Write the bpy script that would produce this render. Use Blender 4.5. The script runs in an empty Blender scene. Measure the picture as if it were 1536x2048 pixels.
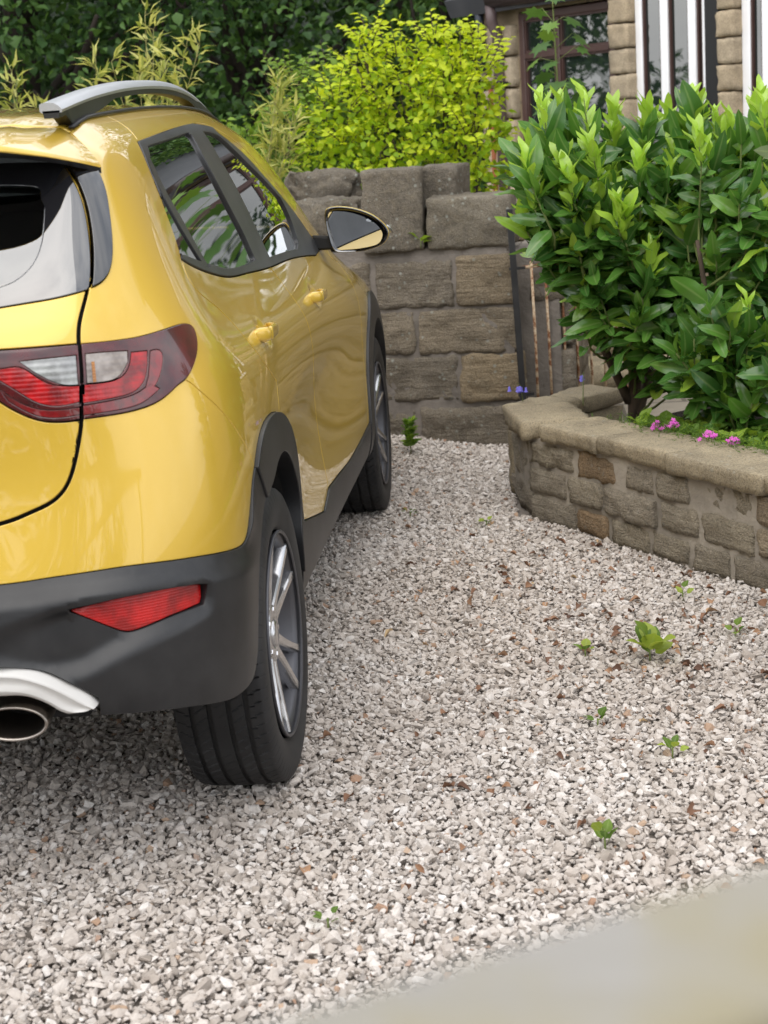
import bpy, bmesh, math, random
import numpy as np
from mathutils import Vector, Matrix, noise as mnoise
from mathutils.geometry import delaunay_2d_cdt

scene = bpy.context.scene
COL = scene.collection
random.seed(7); RNG = np.random.default_rng(7)
R = math.radians
# ---------------------------------------------------------------- camera
cam_data = bpy.data.cameras.new("camera"); cam = bpy.data.objects.new("camera", cam_data); COL.objects.link(cam)
cam_data.sensor_fit = 'VERTICAL'; cam_data.sensor_height = 36.0; cam_data.sensor_width = 27.0
cam_data.lens = 57.77; cam_data.clip_start = 0.05; cam_data.clip_end = 500
_yaw, _pit, _rol = -0.0966154, 0.2300587, -0.0652517
_f = Vector((math.sin(_yaw)*math.cos(_pit), math.cos(_yaw)*math.cos(_pit), -math.sin(_pit)))
_r = Vector((math.cos(_yaw), -math.sin(_yaw), 0)); _u = _r.cross(_f)
_r2 = _r*math.cos(_rol)+_u*math.sin(_rol); _u2 = -_r*math.sin(_rol)+_u*math.cos(_rol)
M = Matrix((_r2, _u2, -_f)).transposed().to_4x4(); M.translation = Vector((1.437343, -3.445543, 1.406015))
cam.matrix_world = M
cam_data.dof.use_dof = True; cam_data.dof.focus_distance = 4.3; cam_data.dof.aperture_fstop = 7.1
scene.camera = cam
# ---------------------------------------------------------------- sky and sun (thin bright overcast)
SUN_EL, SUN_AZ = R(56), R(192)          # azimuth measured clockwise from +y
world = bpy.data.worlds.new("World"); scene.world = world; world.use_nodes = True
wn, wl = world.node_tree.nodes, world.node_tree.links
for n in list(wn): wn.remove(n)
wo = wn.new('ShaderNodeOutputWorld'); bg = wn.new('ShaderNodeBackground')
sky = wn.new('ShaderNodeTexSky'); sky.sky_type = 'NISHITA'; sky.sun_disc = False
sky.sun_elevation = SUN_EL; sky.sun_rotation = SUN_AZ; sky.dust_density = 3.0; sky.air_density = 1.0; sky.ozone_density = 1.0
tc = wn.new('ShaderNodeTexCoord'); nz = wn.new('ShaderNodeTexNoise'); nz.inputs['Scale'].default_value = 2.2
nz.inputs['Detail'].default_value = 5; nz.inputs['Roughness'].default_value = .55
mp = wn.new('ShaderNodeMapping'); mp.inputs['Scale'].default_value = (1, 1, 2.6)
wl.new(tc.outputs['Generated'], mp.inputs[0]); wl.new(mp.outputs[0], nz.inputs['Vector'])
cr = wn.new('ShaderNodeValToRGB'); cr.color_ramp.elements[0].position = .36; cr.color_ramp.elements[1].position = .60
cr.color_ramp.elements[0].color = (5.2, 5.6, 6.3, 1); cr.color_ramp.elements[1].color = (11.5, 11.4, 11.3, 1)
wl.new(nz.outputs['Fac'], cr.inputs[0])
mx = wn.new('ShaderNodeMixRGB'); mx.inputs[0].default_value = .80
wl.new(sky.outputs[0], mx.inputs[1]); wl.new(cr.outputs[0], mx.inputs[2])
wl.new(mx.outputs[0], bg.inputs[0]); bg.inputs[1].default_value = 0.13; wl.new(bg.outputs[0], wo.inputs[0])
sun_d = bpy.data.lights.new("sun", 'SUN'); sun = bpy.data.objects.new("sun", sun_d); COL.objects.link(sun)
sun_d.energy = 0.9; sun_d.angle = R(60); sun_d.color = (1, .96, .90)
_s = Vector((math.sin(SUN_AZ)*math.cos(SUN_EL), math.cos(SUN_AZ)*math.cos(SUN_EL), math.sin(SUN_EL)))
sun.rotation_euler = _s.to_track_quat('Z', 'Y').to_euler(); sun.location = (0, 0, 12)
scene.view_settings.view_transform = 'Standard'; scene.view_settings.look = 'None'
scene.view_settings.exposure = 0.75; scene.view_settings.gamma = 1.0

# ---------------------------------------------------------------- helpers
def link(o, parent=None):
    COL.objects.link(o)
    if parent is not None: o.parent = parent
    return o
def tag(o, label=None, cat=None, group=None, kind=None):
    for k, v in (('label', label), ('category', cat), ('group', group), ('kind', kind)):
        if v: o[k] = v
    return o
def empty(name, loc=(0, 0, 0), rz=0, label=None, cat=None, group=None):
    o = bpy.data.objects.new(name, None); o.location = loc; o.rotation_euler = (0, 0, rz)
    o.empty_display_size = .1; link(o); return tag(o, label, cat, group)
def mesh_obj(name, verts, faces, mat, parent=None, smooth=True, normals=None):
    me = bpy.data.meshes.new(name)
    verts = np.asarray(verts, np.float32).reshape(-1, 3)
    if isinstance(faces, np.ndarray):
        k = faces.shape[1]; nf = len(faces)
        me.vertices.add(len(verts)); me.vertices.foreach_set('co', verts.ravel())
        me.loops.add(nf*k); me.loops.foreach_set('vertex_index', faces.astype(np.int32).ravel())
        me.polygons.add(nf); me.polygons.foreach_set('loop_start', np.arange(0, nf*k, k, dtype=np.int32))
        me.update(calc_edges=True)
    else:
        me.from_pydata([tuple(map(float, v)) for v in verts], [], [tuple(map(int, f)) for f in faces]); me.update()
    me.polygons.foreach_set('use_smooth', np.full(len(me.polygons), bool(smooth)))
    if mat is not None:
        for m in (mat if isinstance(mat, (list, tuple)) else [mat]): me.materials.append(m)
    if normals is not None:
        me.normals_split_custom_set_from_vertices([tuple(map(float, n)) for n in normals])
    o = bpy.data.objects.new(name, me); return link(o, parent)
class MB:
    """collects pieces of ONE mesh"""
    def __init__(s): s.v = []; s.f = []
    def add(s, v, f):
        b = len(s.v); s.v += [tuple(map(float, p)) for p in v]; s.f += [tuple(int(i)+b for i in q) for q in f]; return s
    def box(s, x0, x1, y0, y1, z0, z1, M=None):
        v = [(x, y, z) for z in (z0, z1) for y in (y0, y1) for x in (x0, x1)]
        if M is not None: v = [M @ Vector(p) for p in v]
        return s.add(v, [(0, 2, 3, 1), (4, 5, 7, 6), (0, 1, 5, 4), (2, 6, 7, 3), (0, 4, 6, 2), (1, 3, 7, 5)])
    def tube(s, pts, rad, n=8, cap=True, sx=1.0):
        pts = [Vector(p) for p in pts]; m = len(pts)
        rad = rad if hasattr(rad, '__len__') else [rad]*m
        v = []; up = Vector((0, 0, 1)); prev = None
        for i, p in enumerate(pts):
            t = (pts[min(i+1, m-1)]-pts[max(i-1, 0)]).normalized()
            if prev is None:
                a = t.cross(up if abs(t.z) < .9 else Vector((1, 0, 0))).normalized()
            else:
                a = (prev-t*prev.dot(t)).normalized()
            prev = a; b = t.cross(a)
            for k in range(n):
                q = 2*math.pi*k/n; v.append(p+(a*math.cos(q)*sx+b*math.sin(q))*rad[i])
        f = [(i*n+k, i*n+(k+1) % n, (i+1)*n+(k+1) % n, (i+1)*n+k) for i in range(m-1) for k in range(n)]
        if cap: f += [tuple(range(n))[::-1], tuple((m-1)*n+k for k in range(n))]
        return s.add(v, f)
    def build(s, name, mat, parent=None, smooth=False, bevel=0, seg=2, auto=None):
        o = mesh_obj(name, s.v, s.f, mat, parent, smooth)
        if bevel:
            md = o.modifiers.new('bevel', 'BEVEL'); md.width = bevel; md.segments = seg; md.limit_method = 'ANGLE'; md.angle_limit = R(35)
            md.harden_normals = False
            o.data.polygons.foreach_set('use_smooth', np.ones(len(o.data.polygons), bool))
            if hasattr(o.data, 'set_sharp_from_angle'): o.data.set_sharp_from_angle(angle=R(50))
        elif auto: o.data.set_sharp_from_angle(angle=R(auto))
        return o
def lathe(profile, n, axis='x', a0=0, close=True):
    """profile: list of (axial, radius); revolve about the x axis"""
    m = len(profile); v = []
    for k in range(n):
        t = 2*math.pi*k/n
        for a, r in profile: v.append((a, r*math.cos(t), r*math.sin(t)))
    f = [(k*m+i, k*m+i+1, ((k+1) % n)*m+i+1, ((k+1) % n)*m+i) for k in range(n) for i in range(m-1)]
    return v, f
def catmull(pts, step=.01, closed=False):
    pts = [np.array(p, float) for p in pts]; out = []
    n = len(pts)
    if n < 3: 
        k = max(1, int(np.linalg.norm(pts[1]-pts[0])/step)); return [pts[0]+(pts[1]-pts[0])*i/k for i in range(k+1)]
    for i in range(n if closed else n-1):
        if closed: a, b, c, d = pts[i-1], pts[i], pts[(i+1) % n], pts[(i+2) % n]
        else:
            b, c = pts[i], pts[i+1]; a = pts[i-1] if i else 2*b-c; d = pts[i+2] if i+2 < n else 2*c-b
        k = max(1, int(np.linalg.norm(c-b)/step))
        for j in range(k):
            t = j/k; out.append(.5*((2*b)+(c-a)*t+(2*a-5*b+4*c-d)*t*t+(3*b-a-3*c+d)*t**3))
    if not closed: out.append(pts[-1])
    return out
# node helper
class NT:
    def __init__(s, name):
        s.m = bpy.data.materials.new(name); s.m.use_nodes = True; s.n = s.m.node_tree.nodes; s.l = s.m.node_tree.links
        s.b = s.n['Principled BSDF']; s.o = s.n['Material Output']
    def node(s, t, ins=None, **kw):
        q = s.n.new(t)
        for k, v in kw.items(): setattr(q, k, v)
        for k, v in (ins or {}).items():
            if isinstance(v, bpy.types.NodeSocket): s.l.new(v, q.inputs[k])
            else: q.inputs[k].default_value = v
        return q
    def set(s, **kw):
        for k, v in kw.items():
            k = k.replace('_', ' ')
            if isinstance(v, bpy.types.NodeSocket): s.l.new(v, s.b.inputs[k])
            else: s.b.inputs[k].default_value = v
        return s
    def coord(s, kind='Object', scale=(1, 1, 1)):
        t = s.node('ShaderNodeTexCoord'); m = s.node('ShaderNodeMapping', {'Scale': scale}); s.l.new(t.outputs[kind], m.inputs[0]); return m.outputs[0]
    def noise(s, vec, scale, detail=4, rough=.55, out='Fac', dist=0):
        return s.node('ShaderNodeTexNoise', {'Vector': vec, 'Scale': scale, 'Detail': detail, 'Roughness': rough, 'Distortion': dist}).outputs[out]
    def ramp(s, fac, stops, interp='LINEAR'):
        r = s.node('ShaderNodeValToRGB'); s.l.new(fac, r.inputs[0]); e = r.color_ramp.elements; r.color_ramp.interpolation = interp
        while len(e) < len(stops): e.new(.5)
        for q, (p, c) in zip(e, stops): q.position = p; q.color = (*c, 1) if len(c) == 3 else c
        return r.outputs[0]
    def mix(s, fac, a, b, mode='MIX'):
        q = s.node('ShaderNodeMixRGB', blend_type=mode)
        for i, v in enumerate((fac, a, b)):
            if isinstance(v, bpy.types.NodeSocket): s.l.new(v, q.inputs[i])
            elif i == 0: q.inputs[0].default_value = v
            else: q.inputs[i].default_value = (*v, 1) if len(v) == 3 else v
        return q.outputs[0]
    def math(s, op, a, b=0.0):
        q = s.node('ShaderNodeMath', operation=op)
        for i, v in enumerate((a, b)):
            if isinstance(v, bpy.types.NodeSocket): s.l.new(v, q.inputs[i])
            else: q.inputs[i].default_value = v
        return q.outputs[0]
    def bump(s, h, strength=.3, dist=.01, nrm=None):
        q = s.node('ShaderNodeBump', {'Height': h, 'Strength': strength, 'Distance': dist})
        if nrm is not None: s.l.new(nrm, q.inputs['Normal'])
        s.l.new(q.outputs[0], s.b.inputs['Normal']); return q.outputs[0]

# ---------------------------------------------------------------- materials
def car_paint():
    t = NT('yellow_car_paint'); v = t.coord('Object')
    fl = t.node('ShaderNodeTexVoronoi', {'Vector': v, 'Scale': 900.0}); 
    c = t.mix(t.math('MULTIPLY', fl.outputs['Color'], .12), (.62, .405, .042), (.77, .53, .095))
    t.set(Base_Color=c, Roughness=.33, Metallic=.25, Specular_IOR_Level=.5, Coat_Weight=1.0, Coat_Roughness=.015, Coat_IOR=1.5)
    d = t.noise(v, 14, 5, .6)       # faint dust film
    t.set(Coat_Roughness=t.ramp(d, [(.4, (.012,)*3), (.7, (.05,)*3)]))
    return t.m
def simple(name, col, rough=.5, metal=0.0, coat=0.0, spec=.5):
    t = NT(name); t.set(Base_Color=(*col, 1), Roughness=rough, Metallic=metal, Coat_Weight=coat, Specular_IOR_Level=spec); return t
def grained(name, col, rough, grain=1400, st=.12, dust=.04):
    t = simple(name, col, rough); v = t.coord('Object')
    n = t.noise(v, grain, 2, .6); t.bump(n, st, .0006)
    d = t.noise(v, 5, 6, .6); t.set(Base_Color=t.mix(t.ramp(d, [(.42, (0, 0, 0)), (.8, (1, 1, 1))]), col, tuple(min(1, c+dust) for c in col)))
    return t.m
def glass(name, tint, refl_rough=.0, mult=2.0, add=.03):
    t = NT(name); n, l = t.n, t.l; n.remove(t.b)
    tr = n.new('ShaderNodeBsdfTransparent'); tr.inputs[0].default_value = (*tint, 1)
    gl = n.new('ShaderNodeBsdfGlossy'); gl.inputs['Roughness'].default_value = refl_rough; gl.inputs[0].default_value = (.98, .99, 1, 1)
    fr = n.new('ShaderNodeFresnel'); fr.inputs[0].default_value = 1.52
    m = n.new('ShaderNodeMath'); m.operation = 'MULTIPLY_ADD'; m.inputs[1].default_value = mult; m.inputs[2].default_value = add; m.use_clamp = True
    l.new(fr.outputs[0], m.inputs[0])
    x = n.new('ShaderNodeMixShader'); l.new(m.outputs[0], x.inputs[0]); l.new(tr.outputs[0], x.inputs[1]); l.new(gl.outputs[0], x.inputs[2])
    l.new(x.outputs[0], t.o.inputs[0]); return t.m
PAINT = car_paint()
CLAD = grained('charcoal_textured_plastic', (.0085, .009, .0105), .42, 1400, .12, .025)
CLAD2 = grained('dark_grey_trim_plastic', (.021, .022, .024), .38)
BLACKGLOSS = simple('black_gloss', (.004, .004, .005), .05, coat=1.0, spec=.9).m
MATTBLACK = simple('matt_black', (.006, .006, .006), .8).m
GLASS = glass('tinted_side_glass', (.26, .31, .29))
REARGLASS = glass('rear_window_tinted_glass', (.60, .65, .63), 0.0, 2.4, .05)
CHROME = simple('bright_chrome', (.75, .75, .76), .08, 1.0).m
SATIN = NT('satin_silver_trim'); SATIN.set(Base_Color=(.52, .53, .55, 1), Metallic=.75, Roughness=.34); SATIN = SATIN.m
SKID = grained('silver_painted_plastic', (.52, .51, .49), .35, 800, .05, .02)
def lamp_mat(name, col, col2, coat=1.0, scale=(1, 1, 1), metal=0.0, rough=.25, ribs=0, emit=0):
    t = NT(name); v = t.coord('Object')
    c = t.mix(t.ramp(t.noise(v, 22, 3, .6), [(.38, (0, 0, 0)), (.62, (1, 1, 1))]), col, col2)
    t.set(Base_Color=c, Roughness=rough, Metallic=metal, Coat_Weight=coat, Coat_Roughness=.01, Coat_IOR=1.5)
    if ribs:
        w = t.node('ShaderNodeTexWave', {'Vector': t.coord('Object'), 'Scale': ribs, 'Distortion': 0}, bands_direction='Z')
        w2 = t.node('ShaderNodeTexWave', {'Vector': t.coord('Object'), 'Scale': ribs*1.6, 'Distortion': 0}, bands_direction='X')
        t.bump(t.math('ADD', w.outputs['Fac'], t.math('MULTIPLY', w2.outputs['Fac'], .25)), .35, .001)
    return t.m
LRED = lamp_mat('dark_red_lens', (.035, .001, .002), (.08, .001, .003), coat=.8)
LBRIGHT = lamp_mat('bright_red_reflector', (.46, .004, .007), (.15, .002, .004), coat=.5, rough=.2, ribs=40)
LSIDE = lamp_mat('red_side_lens', (.20, .003, .006), (.05, .004, .004))
LSILVER = lamp_mat('clear_reversing_lens', (.36, .37, .36), (.20, .20, .20), metal=.5, rough=.3, ribs=26)
LTURN = lamp_mat('clear_indicator_lens', (.34, .30, .27), (.15, .12, .10), metal=.5, rough=.22, ribs=30)
LAMBER = lamp_mat('amber_bulb', (.42, .17, .03), (.30, .12, .03), coat=.3, ribs=60)
FOGRED = lamp_mat('fog_reflector_red', (.50, .004, .004), (.24, .002, .002), coat=.35, ribs=60)
FOGDARK = lamp_mat('fog_lamp_dark_red', (.18, .002, .003), (.30, .003, .004), ribs=90)
RUBBER = grained('tyre_rubber', (.010, .010, .011), .66, 500, .1, .025)
ALLOY = NT('silver_alloy'); _v = ALLOY.coord('Object')
ALLOY.set(Base_Color=(.50, .50, .51, 1), Metallic=.9, Roughness=.26, Coat_Weight=.6, Coat_Roughness=.05); ALLOY = ALLOY.m
ALLOYD = simple('dark_alloy_barrel', (.10, .10, .11), .45, .7).m
DISC = simple('worn_brake_disc', (.30, .28, .26), .35, .9).m
PIPE = simple('exhaust_steel', (.34, .31, .28), .30, 1.0).m
SEAT = grained('dark_seat_fabric', (.022, .022, .025), .85, 600, .2, .02)
CABIN = grained('grey_cabin_trim', (.05, .05, .052), .7, 300, .1, .03)
LINER = simple('pale_headlining', (.10, .10, .10), .9).m
WINDSCREEN = glass('windscreen_glass', (.62, .68, .64))
MIRROR = simple('mirror_silver', (.80, .82, .85), .01, 1.0).m

_t = NT('rear_window_black_border'); _t.set(Base_Color=(.012, .012, .014, 1), Roughness=.04, IOR=1.9, Coat_Weight=1.0, Coat_Roughness=.01, Coat_IOR=1.7); FRIT = _t.m

# ---------------------------------------------------------------- body surface
# control net of the right half of the car body, one column per station running from
# the rear centre line round the corner and along the side to the nose,
# rows run from the underside up to the roof ditch.  Metres; +y is forward, +x right.
def _net():
    zr = [.215, .31, .43, .56, .70, .83, .935, 1.00, 1.07, 1.18, 1.30, 1.385, 1.43, 1.46]
    cols = []
    # rear columns: (x, y) per row
    def rear(xs, ys, zs): cols.append([(x, y, z) for x, y, z in zip(xs, ys, zs)])
    zR = [.235, .32, .43, .55, .67, .79, .89, .985, 1.08, 1.17, 1.26, 1.345, 1.385, 1.415]
    yC = [-.60, -.70, -.735, -.75, -.725, -.695, -.68, -.672, -.655, -.61, -.535, -.455, -.42, -.38]
    for x, dy, dz in ((0, 0, 0), (.17, .002, 0), (.34, .012, -.002), (.50, .034, -.004)):
        rear([x]*14, [y+dy*(1.0+.3*(i > 8)) for i, y in enumerate(yC)], [z+dz for z in zR])
    rear([.61, .63, .64, .645, .645, .64, .635, .630, .628, .618, .600, .585, .57, .555],
         [-.54, -.635, -.672, -.688, -.672, -.648, -.632, -.622, -.598, -.555, -.488, -.420, -.385, -.345],
         [.235, .32, .43, .55, .67, .79, .89, .985, 1.078, 1.166, 1.256, 1.34, 1.378, 1.408])
    rear([.71, .74, .755, .762, .765, .757, .748, .738, .722, .692, .655, .622, .597, .565],
         [-.47, -.57, -.605, -.618, -.606, -.588, -.572, -.555, -.530, -.492, -.440, -.392, -.36, -.315],
         [.235, .315, .43, .555, .68, .80, .90, .99, 1.077, 1.166, 1.262, 1.345, 1.385, 1.418])
    rear([.775, .815, .832, .84, .845, .838, .828, .812, .783, .738, .690, .648, .612, .568],
         [-.36, -.45, -.49, -.505, -.498, -.484, -.470, -.452, -.425, -.395, -.360, -.325, -.30, -.265],
         [.225, .31, .43, .56, .69, .815, .915, .99, 1.075, 1.17, 1.275, 1.36, 1.40, 1.432])
    rear([.80, .845, .862, .870, .873, .868, .855, .833, .796, .748, .699, .656, .616, .568],
         [-.24, -.30, -.33, -.345, -.345, -.335, -.325, -.312, -.292, -.270, -.245, -.22, -.20, -.18],
         [.22, .31, .43, .56, .70, .83, .93, 1.00, 1.075, 1.175, 1.29, 1.372, 1.415, 1.447])
    def side(y, xs, zs=None, ys=None):
        zs = zs or zr; ys = ys or [y]*14
        cols.append(list(zip(xs, ys, zs)))
    side(-.12, [.81, .858, .872, .878, .880, .874, .858, .830, .786, .735, .695, .657, .620, .568],
         [.22, .31, .43, .56, .70, .83, .932, 1.0, 1.073, 1.178, 1.295, 1.382, 1.424, 1.458])
    side(.10, [.81, .858, .872, .879, .881, .874, .854, .822, .778, .734, .694, .655, .618, .568],
         [.22, .31, .43, .56, .70, .83, .932, 1.0, 1.072, 1.18, 1.30, 1.39, 1.434, 1.468])
    side(.34, [.80, .846, .855, .858, .863, .861, .846, .812, .770, .735, .695, .655, .619, .567],
         [.22, .31, .43, .56, .70, .83, .93, 1.0, 1.07, 1.18, 1.302, 1.396, 1.442, 1.477])
    side(.62, [.80, .844, .853, .845, .838, .846, .838, .805, .769, .737, .697, .655, .618, .567],
         [.22, .31, .43, .56, .70, .825, .925, .995, 1.068, 1.178, 1.302, 1.398, 1.446, 1.482])
    side(.92, [.80, .848, .858, .840, .830, .842, .836, .801, .769, .740, .700, .658, .618, .567],
         [.22, .31, .43, .56, .70, .82, .92, .99, 1.065, 1.175, 1.298, 1.395, 1.444, 1.480])
    side(1.25, [.80, .848, .858, .838, .828, .842, .835, .801, .769, .743, .704, .661, .618, .567],
         [.22, .31, .43, .56, .70, .815, .912, .985, 1.06, 1.165, 1.282, 1.378, 1.426, 1.462],
         [1.25]*9+[1.24, 1.23, 1.21, 1.195, 1.17])
    side(1.56, [.80, .85, .860, .842, .832, .844, .838, .807, .770, .747, .716, .678, .636, .585],
         [.22, .31, .43, .56, .70, .81, .905, .975, 1.05, 1.14, 1.237, 1.325, 1.371, 1.405],
         [1.56]*9+[1.54, 1.51, 1.46, 1.43, 1.38])
    side(1.86, [.80, .855, .865, .853, .847, .854, .841, .806, .764, .745, .724, .699, .664, .615],
         [.22, .31, .43, .56, .70, .805, .897, .962, 1.03, 1.095, 1.165, 1.23, 1.272, 1.302],
         [1.86]*9+[1.845, 1.81, 1.76, 1.72, 1.66])
    side(2.14, [.80, .858, .870, .868, .865, .865, .845, .812, .773, .757, .742, .726, .698, .655],
         [.22, .31, .43, .56, .70, .80, .885, .945, 1.00, 1.035, 1.07, 1.105, 1.13, 1.15],
         [2.14]*9+[2.135, 2.12, 2.08, 2.04, 1.97])
    side(2.38, [.80, .860, .874, .878, .878, .872, .850, .822, .792, .775, .758, .738, .712, .675],
         [.22, .31, .43, .56, .70, .79, .865, .915, .955, .968, .978, .985, .992, 1.00],
         [2.38]*9+[2.38, 2.375, 2.36, 2.34, 2.31])
    side(2.62, [.80, .860, .874, .878, .877, .868, .845, .815, .786, .765, .742, .716, .690, .655],
         [.22, .31, .43, .56, .69, .775, .842, .885, .913, .925, .933, .94, .945, .95])
    side(2.88, [.78, .845, .860, .862, .856, .842, .818, .788, .760, .738, .712, .685, .658, .625],
         [.22, .31, .43, .55, .67, .75, .81, .848, .875, .885, .893, .90, .906, .912],
         [2.84, 2.86, 2.87]+[2.88]*11)
    side(3.10, [.70, .76, .785, .795, .79, .775, .75, .725, .70, .68, .655, .63, .60, .57],
         [.22, .31, .42, .53, .64, .715, .77, .805, .828, .838, .846, .853, .86, .868],
         [3.05, 3.11, 3.14, 3.14, 3.13, 3.12, 3.11, 3.10, 3.09, 3.08, 3.07, 3.06, 3.05, 3.04])
    side(3.28, [.50, .56, .58, .59, .585, .575, .56, .54, .52, .505, .49, .475, .455, .43],
         [.22, .31, .42, .52, .62, .69, .74, .77, .79, .80, .808, .816, .825, .835],
         [3.19, 3.27, 3.30, 3.30, 3.29, 3.28, 3.265, 3.25, 3.23, 3.22, 3.205, 3.19, 3.175, 3.155])
    for x, dy in ((.25, .07), (0, .10)):
        side(0, [x]*14, [.22, .31, .42, .52, .62, .69, .74, .77, .79, .80, .81, .82, .83, .84],
             [v+dy for v in [3.21, 3.29, 3.32, 3.32, 3.31, 3.30, 3.28, 3.26, 3.245, 3.23, 3.215, 3.20, 3.18, 3.16]])
    return np.array(cols)

class Net:
    def __init__(s, Q, fit=2):
        s.Q = Q; s.nu, s.nv = Q.shape[:2]
        s.C = Q.copy()
        U, V = np.meshgrid(np.arange(s.nu, dtype=float), np.arange(s.nv, dtype=float), indexing='ij')
        for _ in range(fit):
            s.C += Q - s.ev(U.ravel(), V.ravel())[0].reshape(Q.shape)
    def fair(s, i0, i1, axis=0, k=.5, n=1):
        for _ in range(n):
            c = s.C[i0-1:i1+1, :, axis].copy(); s.C[i0:i1, :, axis] += k*(.5*(c[:-2]+c[2:])-c[1:-1])
    def _basis(s, t, n):
        i = np.clip(np.floor(t).astype(int), 0, n-2); f = t-i
        b = np.stack([(1-f)**3, 3*f**3-6*f**2+4, -3*f**3+3*f**2+3*f+1, f**3], -1)/6
        d = np.stack([-(1-f)**2/2, (3*f*f-4*f)/2, (-3*f*f+2*f+1)/2, f*f/2], -1)
        return i, b, d
    def ev(s, u, v):
        u = np.asarray(u, float); v = np.asarray(v, float)
        E = np.zeros((s.nu+2, s.nv+2, 3)); E[1:-1, 1:-1] = s.C
        E[0, 1:-1] = s.C[1]*[-1, 1, 1] if abs(s.C[0, 0, 0]) < 1e-6 else 2*s.C[0]-s.C[1]
        E[-1, 1:-1] = s.C[-2]*[-1, 1, 1] if abs(s.C[-1, 0, 0]) < 1e-6 else 2*s.C[-1]-s.C[-2]
        E[:, 0] = 2*E[:, 1]-E[:, 2]; E[:, -1] = 2*E[:, -2]-E[:, -3]
        iu, bu, du = s._basis(u, s.nu); iv, bv, dv = s._basis(v, s.nv)
        P = np.zeros((len(u), 3)); Pu = P.copy(); Pv = P.copy()
        for a in range(4):
            for b in range(4):
                q = E[iu+a, iv+b]
                P += q*(bu[:, a]*bv[:, b])[:, None]
                Pu += q*(du[:, a]*bv[:, b])[:, None]
                Pv += q*(bu[:, a]*dv[:, b])[:, None]
        return P, Pu, Pv
    def nrm(s, u, v):
        P, a, b = s.ev(u, v); n = np.cross(a, b)
        n /= np.linalg.norm(n, axis=1)[:, None]+1e-12
        return P, n
BODY = Net(_net(), 1); BODY.fair(8, 19, 0, .6, 4)

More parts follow.
